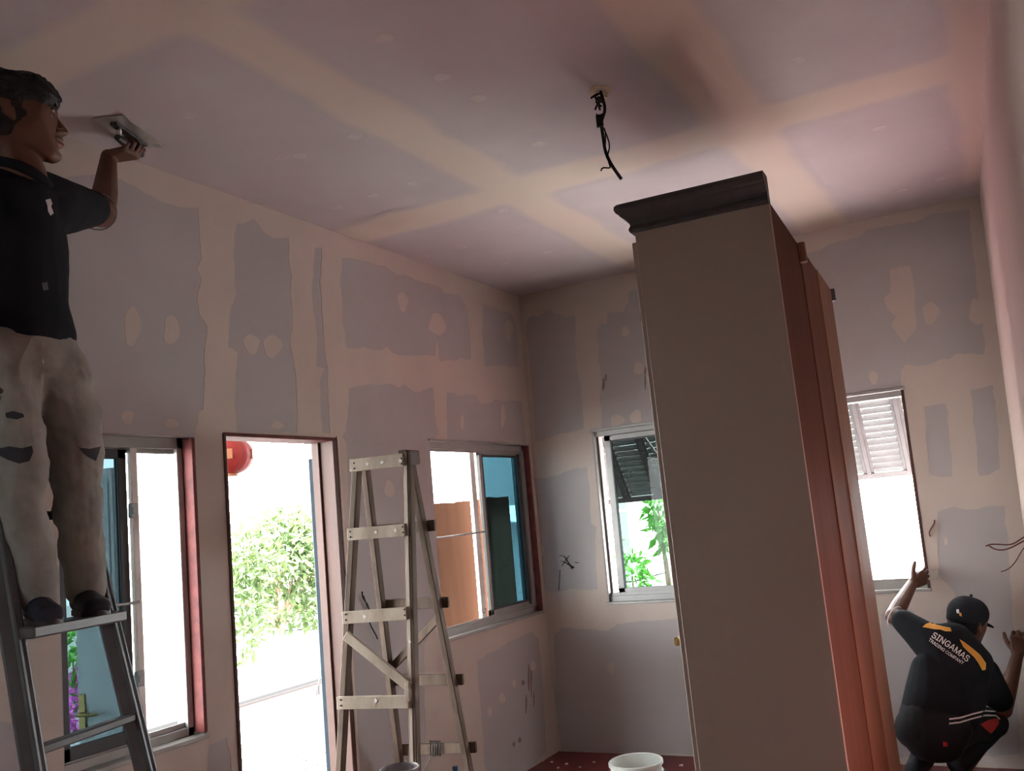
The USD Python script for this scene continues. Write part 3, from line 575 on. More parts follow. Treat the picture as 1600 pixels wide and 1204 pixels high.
# ================================================================== THE WARDROBE
WA = dict(o=np.array([1.909, -2.572, 0.0]), z=2.5, w=.4615, l=1.533, yaw=.055)
def wpt(x, y, z):
    c, s_ = math.cos(WA['yaw']), math.sin(WA['yaw']); lean = 0.0155
    xx, yy = x * c - y * s_, x * s_ + y * c
    return WA['o'] + np.array([xx - lean * .9 * (z - 1.15), yy - lean * .4 * (z - 1.15), z])
def wmap(m): m.vertices = np.array([wpt(*q) for q in m.vertices]); return m
wd = thing('wardrobe', 'tall wardrobe with plain grey-brown end panel and reddish plywood back', 'wardrobe')
w_, l_, z_ = WA['w'], WA['l'], WA['z']
obj('end_panel', wmap(bx((0, 0, 0), (w_, .018, z_), .002)), ward_end, wd)
obj('end_panel', wmap(bx((0, l_ - .018, 0), (w_, l_, z_), .002)), ward_end, wd)
obj('top_panel', wmap(bx((.004, .018, z_ - .03), (w_ - .012, l_ - .018, z_ - .012))), ward_end, wd)
obj('bottom_panel', wmap(bx((.004, .018, .06), (w_ - .012, l_ - .018, .08))), ward_end, wd)
for i in range(3):
    dr = obj('door', wmap(bx((-.02, .012 + i * (l_ - .024) / 3 + .002, .08), (0, .012 + (i + 1) * (l_ - .024) / 3 - .002, z_ - .04), .003)), ward_end, wd)
    yk = .012 + i * (l_ - .024) / 3 + .05
    obj('knob', wmap(lathe([(0, 0), (.008, 0), (.008, .015), (.016, .02), (.014, .03), (0, .033)], (0, 0, 0), 16).apply_transform(np.array([[0, 0, -1, -.02], [0, 1, 0, yk], [1, 0, 0, 1.1], [0, 0, 0, 1.]]))), brass, dr)
# the back, of three boards between battens that stand a little proud
YBK = (.60, 1.06)
yb_ = [0.018, YBK[0], YBK[1], l_ - .018]
for i in range(3):
    dz = (0.0, -.0, -.0)[i]; ox = (0, .004, .009)[i]
    obj('back_board', wmap(bx((w_ - .012, yb_[i] + .0015, 0.02), (w_ - .002 + ox, yb_[i + 1] - .0015, z_ + dz), .001)), (ward_back, ward_back2, ward_back3)[i], wd)
for yy, m_, hz_, wd2 in ((YBK[0], batten_m, .075, .014), (l_ - .012, alu_dark, .055, .011)):
    obj('corner_block', wmap(bx((w_ - .004, yy - wd2, z_ - hz_), (w_ + .024, yy + wd2, z_ + .004), .003)), m_, wd)
# crown moulding round the front and the near end
prof = [(0.0, -.012), (.012, -.012), (.016, -.004), (.014, .004), (.010, .012), (.012, .024), (.022, .036), (.034, .044), (.036, .05), (.046, .056), (.050, .066), (.048, .078), (.040, .086), (.0, .088), (-.03, .088), (-.03, -.012)]
rings = []
for px_, pz in prof: rings.append([(w_, -px_, z_ + pz), (-px_, -px_, z_ + pz), (-px_, l_, z_ + pz)])
rings = np.array(rings); n_ = len(prof); vv = rings.reshape(-1, 3); ff = []
for i in range(n_):
    j = (i + 1) % n_
    for k in range(2): ff += [(i * 3 + k, j * 3 + k, j * 3 + k + 1), (i * 3 + k, j * 3 + k + 1, i * 3 + k + 1)]
import mapbox_earcut as _ec
for k, flip in ((0, True), (2, False)):
    tri = trimesh.creation.triangulate_polygon(Polygon(prof), engine='earcut')
    tv, tf = tri
    mp = [int(np.argmin([np.hypot(a_ - b_[0], c_ - b_[1]) for b_ in prof])) for a_, c_ in tv]
    for t in tf: q = [mp[x] * 3 + k for x in t]; ff.append(q[::-1] if flip else q)
cm = trimesh.Trimesh(vv, np.array(ff), process=False); cm.fix_normals()
obj('crown_moulding', wmap(cm), crown_m, wd, smooth=30, label='dark crown moulding along the top')
w0 = wpt(.02, .2, z_ + .094)
tag_w = obj('loose_wire', tube(spline([w0, w0 + (0.0, .01, .04), w0 + (-.02, .03, .085)], 8), .006), black_wire, label='short dark wire end sticking up on top of the wardrobe', cat='wire')

# ================================================================== LADDERS
def to_floor(a, b, z=0.0): a, b = np.asarray(a), np.asarray(b); return a + (b - a) * (z - a[2]) / (b[2] - a[2])
ml_ = thing('metal_ladder', 'grey metal ladder with the man in black standing on its tread', 'ladder')
ZT = 1.366
TL, TR = AZ(28, 989, ZT), AZ(173, 962, ZT)
tdir = unit(TR - TL); tn = np.array([tdir[1], -tdir[0], 0]); tn = tn if tn[0] > 0 else -tn   # out of the climbing side
LEAN = .20
def rail(p0, spread):           # spread: how much the rail runs outwards going down
    top = p0 + np.array([0, 0, 1.15]) - tn * LEAN * 1.15 - tdir * spread * 1.15
    bot = p0 - np.array([0, 0, ZT]) + tn * LEAN * ZT + tdir * spread * ZT
    return bot, top
railL, railR = rail(TL - tdir * .02, -.035), rail(TR - tdir * .012, .05)
for a_, b_ in (railL, railR):
    rl = obj('rail', [beam(a_, b_, .062, .024, tdir * .75 + tn * .65, .004), beam(a_ + tn * .008, b_ + tn * .008, .014, .03, tdir, .003)], steel, ml_)
    obj('foot_cap', beam(a_ + (b_ - a_) * -.0, a_ + (b_ - a_) * .025, .07, .034, tdir * .75 + tn * .65, .004), grip_m, rl)
def on_rail(rl, z): a_, b_ = rl; return a_ + (b_ - a_) * (z - a_[2]) / (b_[2] - a_[2])
obj('tread', beam(on_rail(railL, ZT) + tn * .02, on_rail(railR, ZT) + tn * .02, .034, .105, (0, 0, 1), .005), steel_l, ml_, label='broad tread under the shoes')
for z in (1.045, .72, .40, .10, 1.70, 2.03, 2.35): obj('rung', beam(on_rail(railL, z), on_rail(railR, z), .026, .034, (0, 0, 1), .005), steel_l, ml_)

wl = thing('wooden_stepladder', 'paint-splashed wooden stepladder standing open in the middle of the room', 'stepladder')
fr, fl = (Q(638, 706, 3.9), Q(649, 1204, 3.82)), (Q(559, 716, 3.98), Q(532, 1204, 3.90))
rr, rl2 = (Q(641, 722, 3.985), Q(733, 1204, 4.22)), (Q(571, 730, 4.06), Q(626, 1204, 4.30))
ext = lambda pr: (pr[0], to_floor(*pr))
fr, fl, rr, rl2 = map(ext, (fr, fl, rr, rl2))
wide = unit((fr[0] - fl[0]) * [1, 1, 0])
for pr, w_, m_ in ((fr, .036, leg_wood), (fl, .03, leg_wood), (rr, .03, leg_wood), (rl2, .028, leg_wood)):
    lg = obj('leg', beam(pr[0], pr[1], w_, .042, wide, .003), m_, wl)
obj('leg_facing', beam(fr[0] + (fr[1] - fr[0]) * .0 - cF * .023 - wide * .010, fr[1] - cF * .021 - wide * .010, .016, .006, wide, .001), pale_wood, wl, label='pale worn front edge of a leg')
def along(pr, y):               # point of a leg at picture height y
    lo, hi = 0., 1.
    for _ in range(40):
        mid = (lo + hi) / 2; q = pr[0] + (pr[1] - pr[0]) * mid; dd = q - C
        if PY - FPX * (dd @ cU) / (dd @ cF) < y: lo = mid
        else: hi = mid
    return pr[0] + (pr[1] - pr[0]) * lo
def rung(name, ya, yb, A, B, h, off, ea, eb, m):
    a_, b_ = along(A, ya), along(B, yb); d_ = unit(b_ - a_)
    return obj(name, beam(a_ - d_ * ea + off, b_ + d_ * eb + off, h, .02, (0, 0, 1), .002), m, wl)
fo = -unit((cF * [1, 1, 0]) + wide * .1) * .032
tb = rung('top_board', 727, 718, fl, fr, .056, fo, .022, -.012, pale_wood)
for ya, yb, ea in ((834, 827, .015), (963, 956, .015), (1095, 1093, .02), (1215, 1216, .02)):
    rg = rung('rung', ya, yb, fl, fr, .054, fo, ea, -.012, pale_wood)
bo = -fo
for ya, yb, eb in ((829, 822, .055), (946, 942, .05), (1064, 1063, .05), (1174, 1170, .05)):
    rung('rear_rung', ya, yb, rl2, rr, .05, bo, .02, eb, leg_wood)
a_, b_ = along(fl, 990), along(fr, 1070); obj('brace', beam(a_ + fo, b_ + fo - wide * .01, .042, .018, (0, 0, 1), .002), pale_wood, wl)
obj('brace_block', beam(along(fr, 1062) + fo * 1.3 - wide * .016, along(fr, 1092) + fo * 1.3 - wide * .016, .022, .016, wide, .002), pale_wood, wl)
a_, b_ = along(rl2, 1046), along(rr, 962); obj('rear_brace', beam(a_ + bo, b_ + bo, .036, .016, (0, 0, 1), .002), leg_wood, wl)
hp_ = fr[0] + (0, 0, .0); obj('hinge', obx(hp_ - cF * .0 + wide * .022 + (0, 0, -.03), np.array([wide, unit(np.cross([0, 0, 1], wide)), [0, 0, 1.]]), (.004, .03, .028), .001), brown_timber, wl)
ct = obj('top_cap', obx((fr[0] + rr[0]) / 2 + (0, 0, -.0), np.array([wide, unit(np.cross([0, 0, 1], wide)), [0, 0, 1.]]), (.021, .06, .03), .003), leg_wood, wl)
for y_, ln_ in ((728, .9), (834, .8), (962, .85), (1094, .9)):   # nail heads at the rung ends
    for A, sgn in ((fl, 0), (fr, -.022)):
        q = along(A, y_ - (8 if A is fr else 0)) + fo * 1.36 + wide * sgn
        obj('nail_pair', [tm(sph(q + (0, 0, .012), .0035)), tm(sph(q - (0, 0, .012), .0035))], grip_m, wl)
srg = np.random.default_rng(5)
for A, y_, k in ((fl, 727, .25), (fl, 727, .55), (fl, 834, .45), (fl, 834, .8), (fl, 963, .3), (fl, 1095, .5), (fr, 1000, 0), (fl, 727, .9)):
    q = along(A, y_); 
    if A is fl: q = q + (along(fr, y_ - 8) - q) * k
    c_ = q + fo * 1.33; pts = [(c_ + wide * .009 * math.cos(t) * (.4 + .9 * srg.random()) + np.array([0, 0, .008]) * math.sin(t) * (.6 + .7 * srg.random())) for t in np.linspace(0, 6.0, 8)]
    obj('paint_splash', trimesh.Trimesh(np.array(pts + [p + fo * .06 for p in pts])).convex_hull, splash, wl, smooth=False)
q = along(rl2, 1173) * .55 + along(rr, 1170) * .45 + bo
cw = [q + np.array([0, 0, .036]) * math.cos(t) + bo / np.linalg.norm(bo) * .02 * math.sin(t) + wide * (.012 * t / 6.28) for t in np.linspace(0, 6.28 * 5, 60)]
obj('wire_tie', tube(np.array(cw + [q - bo + np.array([0, 0, -.05]), q - bo * 1.2 + wide * -.03 + np.array([0, 0, -.1])]), .0022, 6), black_wire, label='thin wire wound round the lowest rear rung of the wooden stepladder', cat='wire')

# ================================================================== SMALL THINGS
bc = AZ(993, 1187, .30)
bk = thing('white_bucket', 'white plastic bucket on the red floor in front of the wardrobe', 'bucket', (bc[0], bc[1], 0))
obj('pail', lathe([(0, 0), (.105, 0), (.108, .004), (.13, .28), (.138, .282), (.138, .296), (.132, .301), (.126, .298), (.122, .27), (.102, .012), (0, .010)], (0, 0, 0), 48), bucket_m, bk)
obj('band', lathe([(.127, .235), (.136, .237), (.136, .247), (.128, .249)], (0, 0, 0), 48), bucket_m, bk)
obj('contents', lathe([(0, .19), (.09, .2), (.1145, .195), (.1145, .18), (0, .18)], (0, 0, 0), 32), chip_m, bk)
hb_ = [(.139 * math.cos(t), .139 * math.sin(t), .24 - .05 * abs(math.sin(t - .4)) ** 2) for t in np.linspace(.4, .4 + math.pi, 20)]
obj('bail_handle', tube(hb_, .003, 6), alu, bk)
tz = .62; tc = AZ(624, 1199, tz)
tn_ = thing('grey_tin', 'grey tin at the lower edge before the wooden stepladder', 'tin', (tc[0], tc[1], 0))
obj('can', lathe([(0, 0), (.074, 0), (.074, tz - .01), (.079, tz - .008), (.079, tz), (.073, tz + .002), (.07, tz - .01), (.07, .01), (0, .01)], (0, 0, 0), 40), tin_m, tn_)
obj('paint_fill', lathe([(0, tz - .03), (.0695, tz - .03), (.0695, tz - .05), (0, tz - .05)], (0, 0, 0), 32), splash, tn_)
oz = .30; oc = AZ(711, 1198, oz)
bo_ = thing('bottle', 'small milky bottle with blue cap behind the wooden stepladder', 'bottle', (oc[0], oc[1], 0))
obj('flask', lathe([(0, 0), (.03, 0), (.032, .01), (.032, .2), (.024, .25), (.012, .27), (.012, .285), (0, .285)], (0, 0, 0), 28), clear_m, bo_)
obj('cap', lathe([(0, .27), (.0145, .27), (.0145, .302), (.013, .305), (0, .305)], (0, 0, 0), 24), blue_m, bo_)
for i, (x, y) in enumerate([(885, 1193), (906, 1198), (862, 1190), (848, 1188), (872, 1199), (928, 1190), (1064, 1195)]):
    q = AZ(x, y, .004); k = .006 + .006 * srg.random()
    m_ = trimesh.creation.icosphere(1, k); m_.vertices *= [1.3, 1, .45]; m_.vertices += srg.normal(size=m_.vertices.shape) * .0015; m_.apply_translation(q)
    obj('plaster_chip', m_, chip_m, smooth=False, label='crumb of dry plaster lying on the red floor by the back corner', cat='plaster crumb', group='plaster crumbs on the red floor')

D_ = 3.3
cw_ = thing('ceiling_cable', 'black cable ends dangling from a hole in the ceiling', 'cable')
cpt = lambda pts: spline([Q(x, y, D_ + dd) for x, y, dd in pts], 28)
hq = AZ(938, 141, H)
obj('hole_rim', lathe([(.018, -.001), (.04, -.003), (.043, .003), (.018, .003)], hq - (0, 0, .002), 24), tape_m, cw_)
obj('tape_flag', obx(Q(941, 146, D_), np.array([unit(cR + cF * .4), unit(cU), unit(np.cross(cR + cF * .4, cU))]), (.022, .012, .001)), tape_m, cw_, label='scrap of pale tape')
obj('cable', tube(cpt([(938, 142, 0), (943, 158, 0), (945, 172, .01), (940, 190, .0), (942, 212, 0), (946, 236, 0), (956, 258, .01), (971, 280, .02)]), np.linspace(.0058, .0062, 28)), black_wire, cw_)
obj('cable', tube(cpt([(941, 196, .01), (949, 214, .015), (952, 232, .01), (950, 250, 0), (953, 262, 0), (946, 262, -.01), (939, 267, -.015)]), .0028), black_wire, cw_)
obj('cable', tube(cpt([(944, 200, -.01), (946, 218, -.01), (946, 238, -.01), (955, 256, 0)]), .0028), black_wire, cw_)
for pts in ([(936, 145, 0), (928, 150, -.01), (924, 153, -.02)], [(938, 146, 0), (930, 152, -.02), (942, 160, -.02)], [(940, 150, 0), (934, 162, -.01), (930, 171, -.02)], [(938, 150, .01), (932, 156, .01), (940, 166, .0)], [(942, 152, 0), (936, 166, 0), (938, 172, 0)]):
    obj('wire_end', tube(cpt(pts), .004), black_wire, cw_)
obj('connector', obx(Q(937, 189, D_), np.array([unit(cR + cU * .1), unit(cU - cR * .1), cF]), (.013, .023, .010), .003), grip_m, cw_)
obj('connector_prong', [beam(Q(933, 182, D_), Q(932, 177, D_), .005, .005, cR), beam(Q(940, 182, D_), Q(941, 177, D_), .005, .005, cR)], grip_m, cw_)
rw = thing('wall_wires', 'loose brown wires sticking out of the right wall above the crouching man', 'wires')
wpl = lambda pts: spline([Q(x, y, d_) for x, y, d_ in pts], 16)
obj('wire', tube(wpl([(1618, 836, 4.62), (1598, 840, 4.66), (1580, 850, 4.7), (1560, 850, 4.72), (1540, 853, 4.74)]), .004), red_wire, rw)
obj('wire', tube(wpl([(1618, 838, 4.62), (1590, 850, 4.66), (1565, 859, 4.68), (1545, 852, 4.7)]), .004), red_wire, rw)
obj('wire', tube(wpl([(1618, 842, 4.62), (1598, 858, 4.66), (1586, 878, 4.68), (1564, 893, 4.7)]), .0028), red_wire, rw)
bwp = lambda pts, off: spline([AY(x, y, -off) for x, y in pts], 12)
ww = thing('wire_stub', 'short dark wire poking from the back wall right of the window', 'wire'); obj('wire', tube(bwp([(1460, 812), (1457, 822), (1452, 833), (1454, 838)], .012), .004), red_wire, ww)
ww = thing('wire_tuft', 'tangle of thin dark wires on the back wall left of the window', 'wire')
for pts in ([(874, 868), (884, 872), (890, 882), (897, 886)], [(878, 884), (884, 874), (889, 868)], [(876, 876), (886, 880), (894, 888)], [(898, 878), (904, 879)], [(875, 890), (874, 908), (873, 922)]): obj('wire', tube(bwp(pts, .008), .0022, 6), black_wire, ww)
ww = thing('hanging_wire', 'thin dark cable on the left wall behind the wooden stepladder', 'cable')
obj('wire', tube(spline([AX(x, y, .012) for x, y in [(566, 924), (568, 935), (576, 948), (577, 968), (583, 984), (590, 998)]], 20), .0032), black_wire, ww)
obj('wire', tube(spline([AX(x, y, .012) for x, y in [(568, 930), (572, 942), (574, 950)]], 8), .0025), black_wire, ww)

# ================================================================== PEOPLE
fH = unit(cF * [1, 1, 0]); rH = np.array([fH[1], -fH[0], 0.])
def hand(wr, fwd, nrm, side, bends, s=1.0, spread=.1, thumb=(.55, .75, .35)):
    fwd = unit(fwd); nrm = unit(nrm - fwd * (np.asarray(nrm) @ fwd)); side = unit(side - fwd * (np.asarray(side) @ fwd) - nrm * (np.asarray(side) @ nrm)); wr = np.asarray(wr, float)
    kn = [wr + s * (fwd * a - -side * b) for a, b in ((.086, .034), (.090, .012), (.086, -.011), (.078, -.032))]
    out = [hull((wr + side * .014 * s, .019 * s), (wr - side * .014 * s, .018 * s), *[(k, .0125 * s) for k in kn])]
    for i, (k, L) in enumerate(zip(kn, (.070, .078, .073, .056))):
        d = unit(fwd + side * spread * (1.5 - i) * .5); p = k; th = 0; pts = [(p, .0105 * s)]
        for seg, b, r_ in zip((.46, .30, .24), bends, (.0095, .009, .0078)):
            th += b; q = p + s * L * seg * (d * math.cos(th) + nrm * math.sin(th)); pts.append((q, r_ * s)); p = q
        out += chain(*pts)
    b0 = wr + s * (fwd * .022 + side * .024); t = unit(fwd * thumb[0] + side * thumb[1] + nrm * thumb[2])
    p1 = b0 + t * .045 * s; p2 = p1 + unit(t + fwd * .4 + nrm * .3) * .032 * s; p3 = p2 + unit(t * .6 + fwd * .6 + nrm * .4) * .026 * s
    out += chain((b0, .016 * s), (p1, .0125 * s), (p2, .011 * s), (p3, .009 * s))
    return out
class Head:
    def __init__(self, cen, face, up, s=1.0):
        self.c = np.asarray(cen, float); self.f = unit(face); u = np.asarray(up, float); self.u = unit(u - self.f * (u @ self.f)); self.r = np.cross(self.f, self.u); self.s = s
    def p(self, x, y, z): return self.c + self.s * (x * self.r + y * self.f + z * self.u)
    def S(self, x, y, z, r): return (self.p(x, y, z), r * self.s)
    def solids(self):
        S = self.S
        o = [hull(S(0, -.03, .035, .084), S(0, .018, .034, .076), S(.03, .035, .01, .045), S(-.03, .035, .01, .045), S(0, -.045, -.005, .062)),
             hull(S(0, .02, .034, .074), S(.045, .045, -.012, .028), S(-.045, .045, -.012, .028), S(.044, .005, -.06, .022), S(-.044, .005, -.06, .022), S(.018, .072, -.088, .017), S(-.018, .072, -.088, .017), S(0, .08, .05, .014), S(0, .083, -.05, .016)),
             hull(S(.03, .082, .028, .010), S(-.03, .082, .028, .010), S(0, .088, .026, .010)),
             hull(S(0, .088, .018, .0075), S(0, .110, -.020, .0095)), hull(S(0, .110, -.021, .0095), S(.013, .094, -.026, .009), S(-.013, .094, -.026, .009), S(0, .088, -.028, .010)),
             hull(S(.02, .088, -.047, .007), S(-.02, .088, -.047, .007), S(0, .098, -.046, .008)), hull(S(.017, .086, -.060, .008), S(-.017, .086, -.060, .008), S(0, .096, -.060, .009)),
             hull(S(0, .082, -.092, .018), S(.012, .074, -.092, .017), S(-.012, .074, -.092, .017))]
        for s in (-1, 1):
            o += [hull(S(s * .078, -.012, .012, .011), S(s * .084, -.026, .020, .008), S(s * .083, -.022, -.012, .009), S(s * .077, -.006, -.026, .007))]
        return o
    def extras(self, par):
        S = self.S
        for s in (-1, 1):
            e = obj('eye', tm(sph(*S(s * .031, .0725, .006, .0125))), eye_w, par, smooth=60)
            obj('iris', tm(sph(*S(s * .0315, .0795, .006, .0062))), grip_m, e, smooth=60)
            obj('eyebrow', soft(chain(S(s * .014, .0935, .029, .0035), S(s * .03, .090, .034, .004), S(s * .046, .078, .031, .003)), .006, 3), hair_m, par, smooth=60)
        obj('lips', soft([hull(S(.02, .0895, -.0495, .005), S(0, .1005, -.0485, .0065), S(-.02, .0895, -.0495, .005)), hull(S(.017, .0885, -.0585, .005), S(0, .1, -.0595, .007), S(-.017, .0885, -.0585, .005))], .006, 4), lip_m, par, smooth=60)

def on_surface(m2d, frame, target, off, thick):
    """lays a flat mesh (x, y) whose picture places are given by frame(x, y) on the target's surface"""
    V, Fc = target.vertices, target.faces; A, B, D = V[Fc[:, 0]], V[Fc[:, 1]], V[Fc[:, 2]]
    e1, e2 = B - A, D - A; out = []
    for x, y in m2d:
        o, d = frame(x, y); pv = np.cross(d, e2); det = (e1 * pv).sum(1); det[np.abs(det) < 1e-12] = 1e-12
        tv = o - A; uu = (tv * pv).sum(1) / det; qv = np.cross(tv, e1); vv_ = (qv @ d) / det; tt = (e2 * qv).sum(1) / det
        ok = (uu >= -1e-6) & (vv_ >= -1e-6) & (uu + vv_ <= 1 + 1e-6) & (tt > 0)
        out.append(o + d * (tt[ok].min() - off) if ok.any() else np.full(3, np.nan))
    return np.array(out)
def px_frame(x, y): return C, unit(ray(x, y))
def decal(pix_poly, target, off=.003, step=3.0, frame=px_frame, thick=.004):
    P = pix_poly if isinstance(pix_poly, Polygon) else Polygon(pix_poly)
    P = P.segmentize(step); pts = list(P.exterior.coords)[:-1]
    x0_, y0_, x1_, y1_ = P.bounds; inner = P.buffer(-step * .6)
    pts += [(x, y) for x in np.arange(x0_, x1_, step) for y in np.arange(y0_, y1_, step) if inner.contains(Point(x, y))]
    from scipy.spatial import Delaunay
    pts = np.array(pts); tri = Delaunay(pts).simplices
    tri = np.array([t for t in tri if P.buffer(.01).contains(Point(pts[t].mean(0)))])
    w = on_surface(pts, frame, target, off, thick)
    bad = np.isnan(w).any(1); tri = tri[~bad[tri].any(1)]; w[bad] = 0
    back = w + np.array([frame(x, y)[1] for x, y in pts]) * thick
    n_ = len(pts); e = np.sort(np.vstack([tri[:, [0, 1]], tri[:, [1, 2]], tri[:, [2, 0]]]), 1)
    ee, cnt = np.unique(e, axis=0, return_counts=True); ee = ee[cnt == 1]
    f_ = np.vstack([tri, tri[:, ::-1] + n_] + [np.array([[a_, b_, b_ + n_], [a_, b_ + n_, a_ + n_]]) for a_, b_ in ee])
    m = trimesh.Trimesh(np.vstack([w, back]), f_, process=True); m.remove_unreferenced_vertices(); m.fix_normals(); return m

# ---- the man on the metal ladder
mn = thing('person', 'man in black shirt and torn pale trousers standing on the metal ladder, smoothing the ceiling', 'person')
q = Q
hd = Head(q(27, 189, 2.64), rH + fH * .55 + np.array([0, 0, .04]), (0, 0, 1), 1.10)
shL, elL = q(88, 312, 2.76), q(160, 336, 3.06)
plate_c = np.array([.205, -3.235, H - .004]); pl_ax = unit(np.array([-.38, .92, 0])); pl_sd = np.array([pl_ax[1], -pl_ax[0], 0])
grip_c = plate_c + np.array([0, 0, -.052])
wrL = grip_c - pl_sd * .082 + np.array([0, 0, -.030])
tl = lambda t: TL + (TR - TL) * t
SOLE = ZT + .018
toe = unit(np.array([.93, -.36, 0]))
fR, fL_ = tl(.16) + tn * .02, tl(.66) + tn * .02
fR[2] = fL_[2] = SOLE
skin_parts = hd.solids() + chain(hd.S(0, -.02, -.05, .055), (q(40, 275, 2.65), .058), (q(34, 310, 2.66), .07))
skin_parts += chain((q(34, 312, 2.66), .07), (shL, .052), (elL, .043)) + chain((elL, .042), (elL + (wrL - elL) * .35, .042), (wrL, .027))
skin_parts += hand(wrL, pl_sd + np.array([0, 0, .05]), (0, 0, 1), pl_ax, (.95, 1.1, .7), 1.0)
shR, elR, wrR = q(-40, 312, 2.56), q(-62, 430, 2.50), q(-30, 540, 2.44)
skin_parts += chain((q(34, 312, 2.66), .07), (shR, .052), (elR, .042), (wrR, .028)) + hand(wrR, (0, 0, -1), cR, cF * -1, (.3, .35, .3))
skin_parts += chain((q(28, 330, 2.66), .10), (q(28, 470, 2.67), .10), (q(40, 560, 2.68), .10))
for hip, kn, md, an in ((q(84, 575, 2.72), q(118, 695, 2.78), q(120, 760, 2.79), fL_ + (0, 0, .09) - toe * .02), (q(12, 575, 2.62), q(28, 700, 2.60), q(32, 770, 2.60), fR + (0, 0, .09) - toe * .02)):
    skin_parts += chain((hip, .07), (kn, .045), (md, .042), (an, .030), (an - (0, 0, .045) + toe * .05, .024))
body = obj('body', soft(skin_parts, .011, 8), skin, mn, smooth=60)
# hair: a cap of hair with the face cut out, a fringe and the nape
S = hd.S
hh = hull(S(0, -.036, .042, .095), S(0, .03, .056, .078), S(0, -.055, -.005, .068), S(.03, -.03, -.02, .05), S(-.03, -.03, -.02, .05))
cut = hull(S(.05, .13, .03, .045), S(-.05, .13, .03, .045), S(.05, .12, -.09, .07), S(-.05, .12, -.09, .07), S(.12, .05, -.07, .05), S(-.12, .05, -.07, .05), S(0, .10, -.12, .07))
hm = tm((hh - cut).refine_to_length(.010)); hm.merge_vertices(); trimesh.smoothing.filter_taubin(hm, iterations=4)
hn = meshkit.arrays(hm, True)[2]; hm.vertices = hm.vertices + hn * ((meshkit.fbm(hm.vertices * 55, 3, 2) - .45) * .020)[:, None]
hair = obj('hair', hm, hair_m, mn, smooth=50)
fr_ = []
for i in range(9):
    x = -.055 + i * .0135; fr_ += chain(S(x, .062 - abs(x) * .3, .105, .010), S(x * 1.05, .094 - abs(x) * .5, .078, .007), S(x * 1.1 + .004, .100 - abs(x) * .55, .052 + .012 * math.sin(i * 2.1), .003))
obj('fringe', soft(fr_, .008, 2), hair_m, hair, smooth=50)
hd.extras(body)
# shirt
sp = [hull((q(30, 318, 2.68), .105), (q(-5, 320, 2.60), .10), (q(52, 322, 2.70), .085), (q(28, 372, 2.64), .118), (q(52, 380, 2.69), .094)),
      hull((q(28, 372, 2.64), .118), (q(50, 380, 2.69), .098), (q(-10, 375, 2.60), .10), (q(30, 470, 2.66), .108), (q(52, 470, 2.69), .096), (q(-10, 470, 2.61), .10)),
      hull((q(30, 470, 2.66), .108), (q(52, 470, 2.69), .096), (q(-10, 470, 2.61), .10), (q(34, 528, 2.66), .118), (q(62, 526, 2.71), .100), (q(-12, 528, 2.62), .11), (q(36, 540, 2.66), .112)),
      hull((q(30, 305, 2.66), .085), (q(66, 304, 2.73), .072), (q(90, 310, 2.77), .066)), hull((q(30, 305, 2.66), .09), (q(33, 292, 2.665), .072), (q(58, 300, 2.71), .07)), hull((q(90, 310, 2.77), .066), (q(70, 335, 2.72), .075), (q(142, 326, 2.985), .061)),
      hull((q(30, 305, 2.66), .085), (q(-40, 312, 2.56), .068)), hull((q(-40, 312, 2.56), .07), (q(-56, 385, 2.53), .062))]
sm_ = tm(union(sp)); hem_z = float(q(40, 534, 2.66)[2])
sh = union(sp); sh = sh - manifold3d.Manifold.cube([3, 3, 1.0], True).translate([.4, -3.7, hem_z - .5 - .004])
slv = unit(elL - shL); ce = q(143, 327, 2.99)
sh = tm(sh.refine_to_length(.016)); sh.merge_vertices(); trimesh.smoothing.filter_taubin(sh, iterations=10); wrinkle(sh, .006, 9, 3)
shirt = obj('shirt', sh, shirt_m, mn, smooth=60)
perp = [unit(np.cross(slv, [0, 0, 1])), None]; perp[1] = np.cross(perp[0], slv)
ring = [ce + slv * .048 + .062 * (math.cos(t) * perp[0] + math.sin(t) * perp[1]) for t in np.linspace(0, 6.2832, 28)]
obj('sleeve_piping', tube(ring, .0026, 6), piping_m, shirt, label='pale piping round the sleeve end')
nk = q(34, 272, 2.655); cl = [nk + hd.r * .068 * math.cos(t) + hd.f * (.066 * math.sin(t)) + np.array([0, 0, -.004 - .030 * math.sin(t)]) for t in np.linspace(-math.pi * .42 - .0, math.pi * 1.42, 30)]
obj('collar', tube(cl, .016, 10), shirt_m, shirt)
obj('chest_logo', decal([(71, 312), (79, 310), (82, 318), (80, 322), (84, 333), (79, 337), (75, 330), (74, 321)], sh, .003, 3), white_cloth, shirt, label='small white logo on the chest')
obj('shirt_spot', decal([(65, 442), (74, 440), (76, 452), (68, 454)], sh, .002, 3), mat('faded_print', (.06, .065, .07), None, .8, 20), shirt)
# trousers with tears at the knees
A1_, A2_ = fL_ + (0, 0, .085) - toe * .02, fR + (0, 0, .085) - toe * .02
tp = [hull((q(34, 536, 2.66), .115), (q(58, 540, 2.70), .105), (q(2, 540, 2.62), .11), (q(80, 580, 2.72), .098), (q(14, 580, 2.62), .098)),
      *chain((q(84, 578, 2.72), .098), (q(104, 640, 2.75), .088), (q(118, 695, 2.78), .078)), *chain((q(118, 695, 2.78), .078), (q(120, 760, 2.79), .072), (A1_ * .55 + q(119, 780, 2.79) * .45, .068), (A1_ - (0, 0, .012), .058)),
      *chain((q(14, 578, 2.62), .098), (q(22, 640, 2.60), .080), (q(28, 700, 2.60), .068)), *chain((q(28, 700, 2.60), .070), (q(32, 770, 2.60), .066), (A2_ * .5 + q(33, 790, 2.60) * .5, .062), (A2_ - (0, 0, .012), .056))]
trm = tm(union(tp).refine_to_length(.014)); trm.merge_vertices(); trimesh.smoothing.filter_taubin(trm, iterations=10); 
